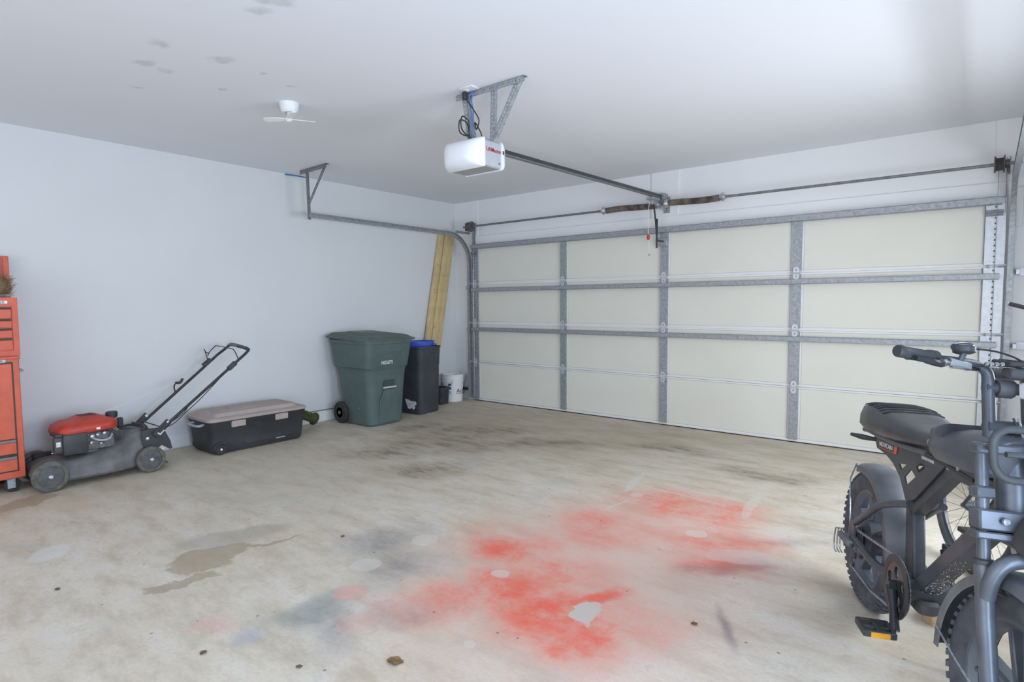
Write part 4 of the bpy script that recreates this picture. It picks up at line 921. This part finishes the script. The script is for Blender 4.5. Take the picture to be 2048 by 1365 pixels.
MB().lathe([(.006, 0), (.010, .004), (.004, .012)], 10, (.03, -.088, .783), 'y').build('rail_bolt', ALLOY, bike)
# turn signal pods behind the plate
for y in (-.10, .10):
    MB().tube([(.10, y*.6, .755), (.075, y*1.05, .757), (.045, y*1.4, .760)], [.008, .012, .007], 8).build('rear_signal', BLKP, bike)
# seat: hump at the rear, dip, rises into the tank
rings = []
for x, hw, zb, zt in ((.005, .075, .805, .845), (.02, .100, .798, .878), (.07, .118, .797, .902), (.14, .122, .800, .913), (.22, .121, .804, .912), (.31, .116, .808, .902), (.40, .105, .813, .890), (.50, .088, .820, .886), (.58, .078, .828, .894), (.64, .070, .838, .905)):
    rings.append([(x, -hw*.86, zb), (x, -hw, zb+.02), (x, -hw*1.0, zb+(zt-zb)*.55), (x, -hw*.90, zt-.012), (x, -hw*.66, zt-.002), (x, -hw*.3, zt), (x, hw*.3, zt), (x, hw*.66, zt-.002), (x, hw*.90, zt-.012), (x, hw, zb+(zt-zb)*.55), (x, hw, zb+.02), (x, hw*.86, zb)])
seat = MB().loft(rings).build('seat', SEATM, bike, sharp=60)
for k in range(7):
    x = .085+.032*k; zt = .905+.0085*math.sin(min(1, (x-.05)/.15)*PI/2) if x < .24 else .912-(x-.22)*.11
    hw = .118-.0*(k)
    MB().tube(bez([(x, -hw*.90, zt-.010), (x, -hw*.62, zt-.0005), (x, 0, zt+.001), (x, hw*.62, zt-.0005), (x, hw*.90, zt-.010)], 4), .0028, 6).build('stitched_rib', RUB, seat)
# tank
rings = []
for x, hw, zb, zt in ((.615, .050, .862, .893), (.63, .085, .848, .912), (.67, .104, .836, .928), (.735, .112, .832, .938), (.82, .113, .836, .952), (.90, .108, .842, .962), (.955, .095, .850, .962), (.975, .075, .858, .955)):
    rings.append([(x, -hw*.55, zb-.006), (x, -hw*.92, zb+.004), (x, -hw, zb+(zt-zb)*.40), (x, -hw*.93, zb+(zt-zb)*.70), (x, -hw*.66, zt-.010), (x, -hw*.28, zt), (x, hw*.28, zt), (x, hw*.66, zt-.010), (x, hw*.93, zb+(zt-zb)*.70), (x, hw, zb+(zt-zb)*.40), (x, hw*.92, zb+.004), (x, hw*.55, zb-.006)])
TANK = mat('dusty_black_tank', (.105, .115, .135), .36, .1, var=.30, scale=5)
tank = MB().loft(rings).build('tank', TANK, bike, sharp=60)
MB().loft([[(x, y*k, .905+z*k+(x-.68)*.3) for y, z in rrect(.205, .055, .02, 3)] for x, k in ((.662, .86), (.676, 1), (.74, 1.04), (.752, 1.0))]).build('tank_saddle', TANK, tank, sharp=50)
MB().bb(.66, .95, -.100, -.094, .826, .836).bb(.66, .95, .094, .100, .826, .836).build('tank_trim', BLKG, tank)
MB().lathe([(.006, 0), (.006, -.004)], 8, (.87, -.100, .842), 'y').build('tank_bolt', ALLOY, tank)
MB().lathe([(.006, 0), (.006, -.004)], 8, (.756, -.076, .815), 'y').build('frame_bolt', ALLOY, bike)
MB().bb(.648, .668, -.098, -.092, .862, .880).build('key_switch', CHROME, tank, bevel=.003)
# drivetrain
CR = V((.495, -.085, .305))
def ngon(r, n, ph=0): return [(r*math.cos(ph+2*PI*i/n), r*math.sin(ph+2*PI*i/n)) for i in range(n)]
teeth = []
for i in range(92):
    a = 2*PI*i/92; r = .104 if i % 2 else .099; teeth.append((r*math.cos(a), r*math.sin(a)))
holes = []
for k in range(5):
    a = 2*PI*k/5+.3
    holes.append([((.052+rr*math.cos(q))*math.cos(a)-(.020*math.sin(q))*math.sin(a), (.052+rr*math.cos(q))*math.sin(a)+(.020*math.sin(q))*math.cos(a)) for rr in (.022,) for q in [2*PI*i/10 for i in range(10)]])
ring = MB().plate(teeth, holes, lambda a, b, q: (CR.x+a, CR.y+q, CR.z+b), 0, .004).build('chainring', CHAINM, bike)
MB().plate(ngon(.112, 48), [ngon(.086, 40)], lambda a, b, q: (CR.x+a, CR.y+q, CR.z+b), -.010, -.006).build('chain_guard', BLKP, ring)
MB().plate(ngon(.086, 30), holes, lambda a, b, q: (CR.x+a, CR.y+q, CR.z+b), -.009, -.004).build('spider', BLKG, ring)
pa = V((.083, 0, -.105)).normalized()
def crank(sg, base, dirv):
    e = base+dirv*.152
    y0_ = base.y+.022*sg
    c = MB().tube([(base.x, y0_, base.z), (base.x+dirv.x*.08, y0_+.004*sg, base.z+dirv.z*.08), (e.x, y0_+.012*sg, e.z)], [.019, .014, .016], 10).lathe([(.022, -.012), (.022, .012)], 12, (base.x, y0_, base.z), 'y').build('crank_arm', BLKG, bike)
    px, pz = e.x, e.z; yi = y0_+.024*sg; yo = yi+.095*sg; yc = (yi+yo)/2
    pd = MB().cyl((px, y0_+.01*sg, pz), (px, yo, pz), .009, n=8)
    for dx in (-.042, .042): pd.bb(px+dx-.006, px+dx+.006, min(yi, yo), max(yi, yo), pz-.011, pz+.011)
    for y in (yi, yo, yc): pd.bb(px-.046, px+.046, y-.005, y+.005, pz-.011, pz+.011)
    pdl = pd.build('pedal', BLKP, bike, bevel=.002)
    for dx in (-.0495, .0495): MB().bb(px+dx-.003, px+dx+.003, min(yi, yo)+.018, max(yi, yo)-.018, pz-.009, pz+.009).build('reflector', YEL, pdl, bevel=.001)
crank(-1, V((.495, -.085, .305)), pa); crank(1, V((.495, .060, .305)), -pa)
# chain: linked rollers along the two runs
def chain(path):
    m = MB(); path = [V(p) for p in path]
    for a, b in zip(path[:-1], path[1:]):
        L_ = (b-a).length; n = int(L_/.0127); dr = (b-a)/L_
        for i in range(n+1):
            c = a+dr*(i+.5)*L_/(n+1); m.beam(c-dr*.0055, c+dr*.0055, .008 if i % 2 else .0055, .009)
    return m.build('chain', CHAINM, bike)
chain([(.01, -.084, .335), (.49, -.084, .408)]); chain([(-.012, -.084, .165), (.25, -.084, .168), (.47, -.084, .205)])
chain([(-.012, -.084, .165), (.03, -.084, .19), (.04, -.084, .25), (.03, -.084, .28)])
MB().loft([[(x+.02, y, z) for x, y in rrect(.05*k, .045, .01, 2)] for z, k in ((.18, .6), (.23, 1.1), (.27, .9))]).build('derailleur', BLKP, bike, bevel=.003)
MB().lathe([(.004, -.005), (.020, -.004), (.020, .004), (.004, .005)], 14, (.012, -.084, .185), 'y').lathe([(.004, -.005), (.018, -.004), (.018, .004), (.004, .005)], 14, (.03, -.084, .225), 'y').build('jockey_wheel', BLKP, bike)
gd = MB().beam((-.01, -.135, .300), (.10, -.125, .290), .020, .030).build('derailleur_guard', DUSTF, bike, bevel=.005)
for k in range(3): MB().tube(bez([(-.03, -.115-.012*k, .315), (-.055, -.118-.012*k, .30), (-.06, -.118-.012*k, .22), (-.03, -.115-.012*k, .205)], 4), .003, 6).build('guard_loop', CHAINM, gd)
# kickstand
MB().tube([(.42, .06, .26), (.50, .17, .025), (.52, .20, .016)], [.012, .011, .012], 8).build('kickstand', BLKG, bike)
# fork and steering (local frame: x forward, y left, z along the steering axis)
phi, dl = R_(77.3), R_(5.5)
ax = V((-math.cos(phi), 0, math.sin(phi))); f0 = V((math.sin(phi), 0, math.cos(phi))); f_ = f0*math.cos(dl)+V((0, 1, 0))*math.sin(dl); la = V((0, 1, 0))*math.cos(dl)-f0*math.sin(dl)
S = Mx((f_, la, ax)).transposed().to_4x4(); S.translation = V((1.020, 0, .6))
LY = .090; FO = .014
tw = (.295-.6-FO*f_.z)/ax.z
fw = wheel_parts(bike, S @ Mx.Translation((FO, 0, tw)), RW, .052, 'front_wheel', hubr=.042, hubw=.060)
MB(S).lathe([(.03, .066), (.08, .066), (.08, .069), (.03, .069)], 28, (FO, 0, tw), 'y').build('brake_disc', ALLOY, fw)
ff = fender(bike, S @ Mx.Translation((FO, 0, tw)), RW+.024, .066, 35, 172, 'front_fender', DUSTF)
MB(S).tube([(FO-.29, -.064, tw+.10), (FO-.17, -.085, tw+.055), (FO-.0, -.095, tw-.03)], .0035, 6).build('fender_stay', CHAINM, ff)
for sg in (-1, 1):
    MB(S).cyl((0, LY*sg, .02), (0, LY*sg, .345), .0158, n=20).build('stanchion', FORKM, bike)
    lg = MB(S).tube([(0, LY*sg, .035), (0, LY*sg, .01), (.002, LY*sg, -.12), (.012, LY*sg, -.30), (.014, LY*sg, -.345)], [.0225, .0225, .0218, .021, .017], 20).build('lower_leg', FORKM, bike)
    MB(S).lathe([(.0255, .0), (.0265, .004), (.0265, .012), (.020, .016)], 20, (0, LY*sg, .022), 'z').build('dust_seal', BLKP, lg)
    MB(S).lathe([(.023, .322), (.023, .346), (.015, .350)], 20, (0, LY*sg, 0), 'z').build('fork_cap', FORKM, bike)
    MB(S).bb(-.023, .023, LY*sg-.023, LY*sg+.023, .198, .230).build('stanchion_clamp', FORKM, bike, bevel=.005)
# arch over the wheel joining the lower legs
MB(S).tube(bez([(.010, -LY, -.06), (.030, -LY, -.012), (.045, -LY*.82, .028), (.052, -LY*.45, .046), (.053, 0, .050), (.052, LY*.45, .046), (.045, LY*.82, .028), (.030, LY, -.012), (.010, LY, -.06)], 5), .0195, 14).build('fork_arch', FORKM, bike)
MB(S).tube(bez([(.026, -LY-.012, .00), (.034, -LY-.0, -.035), (.036, -LY+.03, -.05)], 6), .0022, 5).build('brake_hose', CORDB, bike)
# crowns, head tube
cr = [(-.026, -LY-.023), (.026, -LY-.023), (.046, -.03), (.046, .03), (.026, LY+.023), (-.026, LY+.023), (-.045, .03), (-.045, -.03)]
for z0_, z1_ in ((.115, .170), (.318, .344)):
    MB(S).plate(cr, [], lambda a, b, q: (a, b, q), z0_, z1_).build('fork_crown', FORKM, bike, bevel=.005)
MB(S).plate([(a*1.05, b*1.06) for a, b in cr], [], lambda a, b, q: (a, b, q), .092, .112).build('lower_crown', FORKM, bike, bevel=.004)
for y in (-.062, -.015): MB(S).lathe([(.010, .0), (.010, .008), (.006, .011)], 10, (.045, y, .143), 'x').build('crown_bolt', ALLOY, bike)
MB(S).cyl((-.02, 0, .15), (-.02, 0, .33), .042, n=24).build('head_tube', FORKM, bike)
MB(S).lathe([(.075, -.05), (.085, -.02), (.085, .02), (.06, .045), (.02, .055)], 24, (.085, .035, .10), 'x').build('horn', DUSTB, bike)
# headlight in its cage
hl = MB(S).lathe([(.030, .0), (.050, .015), (.058, .035), (.058, .055), (.054, .058)], 26, (.04, .045, .300), 'x').build('headlight', BLKP, bike)
MB(S).lathe([(.052, 0), (.046, .006), (.025, .010), (.002, .011)], 24, (.097, .045, .300), 'x').build('headlight_lens', ALLOY, hl)
def rloop(x, w_, h_, z, r, dz=0): return [(x+.0*a, .005+a, z+b) for a, b in rrect(w_, h_, r, 5)]
cage = MB(S).tube(rloop(.115, .270, .130, .318, .045), .0105, 10, closed=True)
cage.build('light_cage', DUSTB, bike)
for y in (-.125, .135):
    MB(S).tube(bez([(.115, y, .33), (.08, y*.9, .335), (.03, y*.7, .335)], 4), .008, 8).build('cage_arm', DUSTB, bike)
MB(S).tube([(.115, -.10, .318), (.115, .12, .318)], .0075, 8).build('cage_bar', DUSTB, bike)
MB(S).tube(bez([(.115, .02, .253), (.09, .02, .19), (.05, .02, .145)], 4), .008, 8).build('cage_arm', DUSTB, bike)
# handlebar: twin risers with cross bars
for sg in (-1, 1):
    pth = [(-.030, .050*sg, .358), (-.030, .050*sg, .44), (-.030, .050*sg, .515)]+bez([(-.029, .050*sg, .52), (-.026, .057*sg, .55), (-.018, .090*sg, .567), (.0, .13*sg, .570), (.035, .21*sg, .568)], 5)
    hb = MB(S).tube(pth, [.0162]*3+[.0162-.005*min(1, i/14) for i in range(len(pth)-3)], 16).build('handlebar', BLKM, bike)
    MB(S).tube([(.035, .21*sg, .568), (.084, .335*sg, .572)], .0115, 10).build('bar_end', BLKM, bike)
    g = MB(S).tube([(.046, .238*sg, .570), (.052, .252*sg, .5705), (.054, .257*sg, .571), (.081, .325*sg, .573), (.090, .343*sg, .574), (.092, .348*sg, .574)], [.019, .0195, .0165, .0165, .0175, .015], 16).build('grip', BLKP, bike)
    for k in range(3): MB(S).tube([(.061+.006*k, .277*sg+.016*k*sg, .571), (.0622+.006*k, .280*sg+.016*k*sg, .571)], .0172, 14).build('grip_groove', RUB, g)
    MB(S).tube([(.040, .226*sg, .569), (.047, .243*sg, .570)], [.021, .021], 14).build('twist_collar', BLKP, g)
    lv = MB(S).tube(bez([(.050, .20*sg, .560), (.075, .235*sg, .550), (.090, .27*sg, .553), (.100, .305*sg, .556)], 5), [.012]*5+[.010]*5+[.0075]*6, 8).build('brake_lever', BLKG, bike)
    MB(S).beam((.030, .185*sg, .562), (.060, .225*sg, .556), .020, .026, (0, 0, 1)).build('lever_clamp', BLKM, bike, bevel=.004)
    MB(S).beam((.0, .115*sg, .556), (.045, .195*sg, .562), .022, .018, (0, 0, 1)).build('brake_reservoir', mat('grey_reservoir', (.28, .30, .33), .4, .4), bike, bevel=.004)
    MB(S).beam((-.02, .075*sg, .552), (.04, .185*sg, .548), .008, .010, (0, 0, 1)).build('switch_rod', CHROME, bike)
for z in (.505, .395):
    MB(S).cyl((-.030, -.06, z), (-.030, .06, z), .0165 if z > .45 else .019, n=14).build('cross_bar', BLKM, bike)
MB(S).lathe([(.024, -.022), (.027, -.018), (.027, .018), (.024, .022)], 14, (-.03, -.010, .505), 'y').build('bar_clamp', DUSTB, bike)
bl = MB(S).lathe([(.020, -.010), (.026, -.006), (.026, .006), (.020, .010), (.024, .012), (.022, .018), (.012, .024), (.002, .025)], 22, (.012, .148, .6), 'z')
bl = MB(S).lathe([(.018, -.014), (.027, -.010), (.027, .004), (.024, .006), (.024, .010), (.016, .019), (.002, .021)], 22, (.030, -.145, .602), 'z').build('bell', BLKP, bike)
MB(S).lathe([(.0245, .0), (.020, .009), (.010, .014), (.001, .015)], 22, (.030, -.145, .609), 'z').build('bell_dome', CHROME, bl)
MB(S).cyl((.040, -.178, .604), (.036, -.166, .604), .009, n=10).build('bell_striker', BLKP, bl)
MB(S).cyl((.022, -.15, .57), (.030, -.145, .592), .008, n=8).build('bell_post', BLKM, bl)
dp = MB(S).box((.0, .025, .575), (.085, .12, .014), Mx.Rotation(R_(12), 3, 'Y')).build('display', BLKP, bike, bevel=.004)
MB(S).box((-.002, .025, .5835), (.06, .09, .002), Mx.Rotation(R_(12), 3, 'Y')).build('display_screen', BLKG, dp)
MB(S).box((.01, .01, .545), (.05, .075, .028), Mx.Rotation(R_(8), 3, 'Y')).build('display_mount', DUSTB, dp, bevel=.005)
MB(S).box((.022, .028, .497), (.030, .050, .044)).build('front_reflector', LENS, bike, bevel=.004)
# hoses and cables over the bars
for pts, r, mt in (([(.030, -.118, .604), (.02, -.05, .60), (.02, .01, .575), (.04, .04, .51), (.06, .02, .42), (.03, .0, .30)], .0028, CORDB), ([(-.005, -.105, .560), (-.0, -.06, .565), (.02, .0, .56), (.05, .05, .53), (.07, .06, .46), (.04, .03, .36)], .003, CORDB), ([(.02, .03, .47), (.03, .04, .43), (.06, .03, .40), (.07, .06, .36), (.04, .05, .33)], .0035, CORDB), ([(-.01, .0, .42), (.015, -.012, .405), (.02, -.014, .385), (.005, -.0, .365), (.03, .03, .36)], .003, CORDB), ([(-.01, .012, .42), (.02, -.002, .40), (.02, .0, .38), (.01, .02, .36), (.04, .05, .36)], .003, GREYP)):
    MB(S).tube(bez(pts, 6), r, 6).build('cable', mt, bike)
for k in range(4): MB(S).lathe([(.003, -.004), (.0058, -.003), (.0058, .003), (.003, .004)], 8, (.018+.004*k, -.082+.011*k, .565), 'y').build('cable_ferrule', CHROME, bike)

# ------------------------------------------------------------------ second bicycle behind
b2 = thing('wire_spoked_bicycle', 'dark bicycle with thin wire-spoked wheels parked behind the electric bike', 'bicycle')
a2 = R_(30); le = R_(3); d2 = V((math.sin(a2), -math.cos(a2), 0)); l2 = V((math.cos(a2), math.sin(a2), 0))
uu = up*math.cos(le)+l2*math.sin(le); ll = l2*math.cos(le)-up*math.sin(le)
bm2 = Mx((d2, ll, uu)).transposed().to_4x4(); bm2.translation = V((5.838, -2.36, 0)); b2.matrix_world = bm2
for x, nm in ((0, 'rear_wheel'), (1.04, 'front_wheel')): wheel_parts(b2, Mx.Translation((x, 0, .33)), .33, .026, nm, knobs=False, mag=False, rim_w=.016, hubr=.02, hubw=.05)
MB().tube([(.43, 0, .29), (.28, 0, .78)], .017, 10).tube([(.43, 0, .29), (.90, 0, .66)], .02, 10).tube([(.30, 0, .70), (.88, 0, .80)], .017, 10).tube([(.87, 0, .84), (.92, 0, .62)], .02, 10).build('frame', mat('dark_bike_paint', (.03, .032, .04), .35, var=.2), b2)
for y in (-.06, .06):
    MB().tube([(0, y, .33), (.15, y*.9, .315), (.43, y*.5, .29)], .009, 8).build('chain_stay', BLKM, b2)
    MB().tube([(0, y, .33), (.29, y*.4, .74)], .008, 8).build('seat_stay', BLKM, b2)
    MB().tube([(.92, y*.7, .66), (.96, y, .50), (1.04, y, .33)], .012, 8).build('fork_blade', BLKM, b2)
MB().tube([(.28, 0, .76), (.225, 0, .985)], .0135, 10).build('seat_post', GREYP, b2)
rings = []
for x, hw, zb, zt in ((.055, .05, .975, 1.005), (.07, .075, .972, 1.02), (.14, .075, .975, 1.022), (.22, .045, .98, 1.012), (.31, .02, .985, 1.008), (.34, .012, .985, 1.0)):
    rings.append([(x, -hw, zb), (x, -hw, zb+.02), (x, -hw*.6, zt), (x, hw*.6, zt), (x, hw, zb+.02), (x, hw, zb)])
MB().loft(rings).build('saddle', SEATM, b2, sharp=60)
MB().lathe([(.02, -.004), (.085, -.003), (.085, .003), (.02, .004)], 30, (.43, -.055, .29), 'y').build('chainring', CHAINM, b2)
for sg in (-1, 1):
    ex = .43-.165*(-sg); 
    MB().tube([(.43, .07*sg, .29), (ex, .085*sg, .285-.0*sg)], [.014, .012], 8).build('crank_arm', BLKM, b2)
    pd = MB().bb(ex-.045, ex+.045, min(.11*sg, .20*sg), max(.11*sg, .20*sg), .274, .296).cyl((ex, .08*sg, .285), (ex, .2*sg, .285), .008, n=8).build('pedal', BLKP, b2, bevel=.004)
    for dx in (-.047, .047): MB().bb(ex+dx-.003, ex+dx+.003, min(.125*sg, .185*sg), max(.125*sg, .185*sg), .277, .293).build('reflector', YEL, pd)
MB().tube([(.86, 0, .84), (.84, 0, .94)], .014, 10).build('stem', BLKM, b2)
MB().tube(bez([(.78, -.30, .97), (.84, -.15, .965), (.85, 0, .94), (.84, .15, .965), (.78, .30, .97)], 5), .012, 8).build('handlebar', BLKM, b2)
MB().tube([(.25, .05, .30), (.36, .17, .02)], .008, 8).build('kickstand', BLKM, b2)
for sg in (-1, 1): MB().tube([(.80, .21*sg, .968), (.78, .31*sg, .97)], .016, 10).build('grip', BLKP, b2)

# ------------------------------------------------------------------ pole tool by the right wall
t = thing('pole_tool', 'black tool pole with red fitting at the right edge beside the door track', 'tool', (6.22, -1.66, 1.23))
MB().tube([(-.262, .17, .085), (.0, 0, .0), (.28, -.19, -.09)], .012, 10).build('pole', TUBEB, t)
MB().tube([(-.262, .17, .085), (-.256, .166, .083)], .0135, 10).build('pole_cap', CHROME, t)
MB().bb(-.17, -.09, .09, .15, .05, .10).build('red_fitting', REDP, t, bevel=.012)
MB().tube(bez([(-.11, .12, .09), (-.13, .13, .2), (-.15, .14, .30), (-.155, .15, .40)]), .004, 6).build('cable', CORDB, t)
for x, y, z in ((.20, -.135, -.064),):
    MB().tube([(x, y, z-.016), (x+.06, y, z-.016), (.33, y, z-.0)], .006, 6).build('wall_hook', GALV, t)

# ------------------------------------------------------------------ wood chunk and floor litter
t = thing('firewood_chunk', 'pale split wood chunk on the floor beside the electric bike front wheel', 'wood', (5.755, -3.0, 0), R_(35))
out = [(-.06, -.045), (-.02, -.06), (.055, -.05), (.075, -.01), (.06, .045), (.0, .055), (-.045, .04), (-.07, .0)]
MB().loft([[(x*k, y*k+.004*math.sin(i*2+z*60), z) for i, (x, y) in enumerate(out)] for z, k in ((0, 1), (.03, 1.04), (.06, .92), (.075, .7))]).build('chunk', WOODB, t, sharp=25)
MB().lathe([(.016, 0), (.010, .003)], 9, (-.012, -.058, .035), 'y').build('knot', LEAF, t)
t = thing('splinter', 'thin wood sliver lying beside the split wood chunk', 'wood', (5.83, -3.12, 0), R_(-60))
MB().loft([[(-.07, -.012, 0), (-.07, .012, 0), (-.07, .0, .012)], [(.02, -.022, 0), (.02, .022, 0), (.02, .004, .024)], [(.09, -.006, 0), (.09, .006, 0), (.09, .0, .008)]]).build('sliver', WOODB, t)
def leaf(loc, rz, sc_, label):
    rnd = random.Random(int(loc[0]*1000)); k = 7; vs = []; fs = []
    for i in range(k):
        u = i/(k-1); w_ = math.sin(PI*(u*.92+.04))*.4*(1+.25*math.sin(i*2.2)); 
        for j in (-1, 0, 1): vs.append(((u-.5)*sc_, j*w_*sc_, .003+.10*sc_*abs(j)*(.4+.6*rnd.random())+.04*sc_*math.sin(u*5)))
    n = len(vs); vs += [(x, y, z+.0012) for x, y, z in vs]
    for i in range(k-1):
        for j in range(2):
            a = i*3+j; fs += [[a, a+1, a+4, a+3], [a+n+3, a+n+4, a+n+1, a+n]]
    m = MB().add(vs, fs); lf = m.build('dry_leaf', LEAF); lf.location = (loc[0], loc[1], 0.001); lf.rotation_euler = (0, 0, rz)
    tag(lf, label, 'leaf', 'dry leaves on the floor')
leaf((4.185, -4.60), .6, .062, 'largest curled brown leaf on the concrete near the front of the picture')
leaf((3.56, -5.02), 2.0, .030, 'tiny dry leaf scrap on the pale concrete left of the blue paint smudge')
leaf((3.93, -4.84), 1.1, .024, 'small dark leaf scrap between the blue smudge and the largest leaf')
leaf((2.49, -5.22), .3, .026, 'small curled leaf scrap left of the brown spill')
leaf((3.02, -4.01), 1.9, .026, 'tiny leaf scrap at the tip of the brown spill')
leaf((4.96, -3.66), .9, .030, 'small leaf scrap on the floor near the electric bike pedal')
# unseen ceiling lamp behind the camera, added for fill light
t = thing('added_ceiling_lamp', 'added white ceiling lamp, unseen behind the viewer', 'lamp', (4.6, -7.4, H))
MB().bb(-.62, .62, -.16, .16, -.05, 0).build('housing', WHP, t, bevel=.006)
MB().bb(-.60, .60, -.14, .14, -.075, -.05).build('diffuser', LAMP, t, bevel=.01)
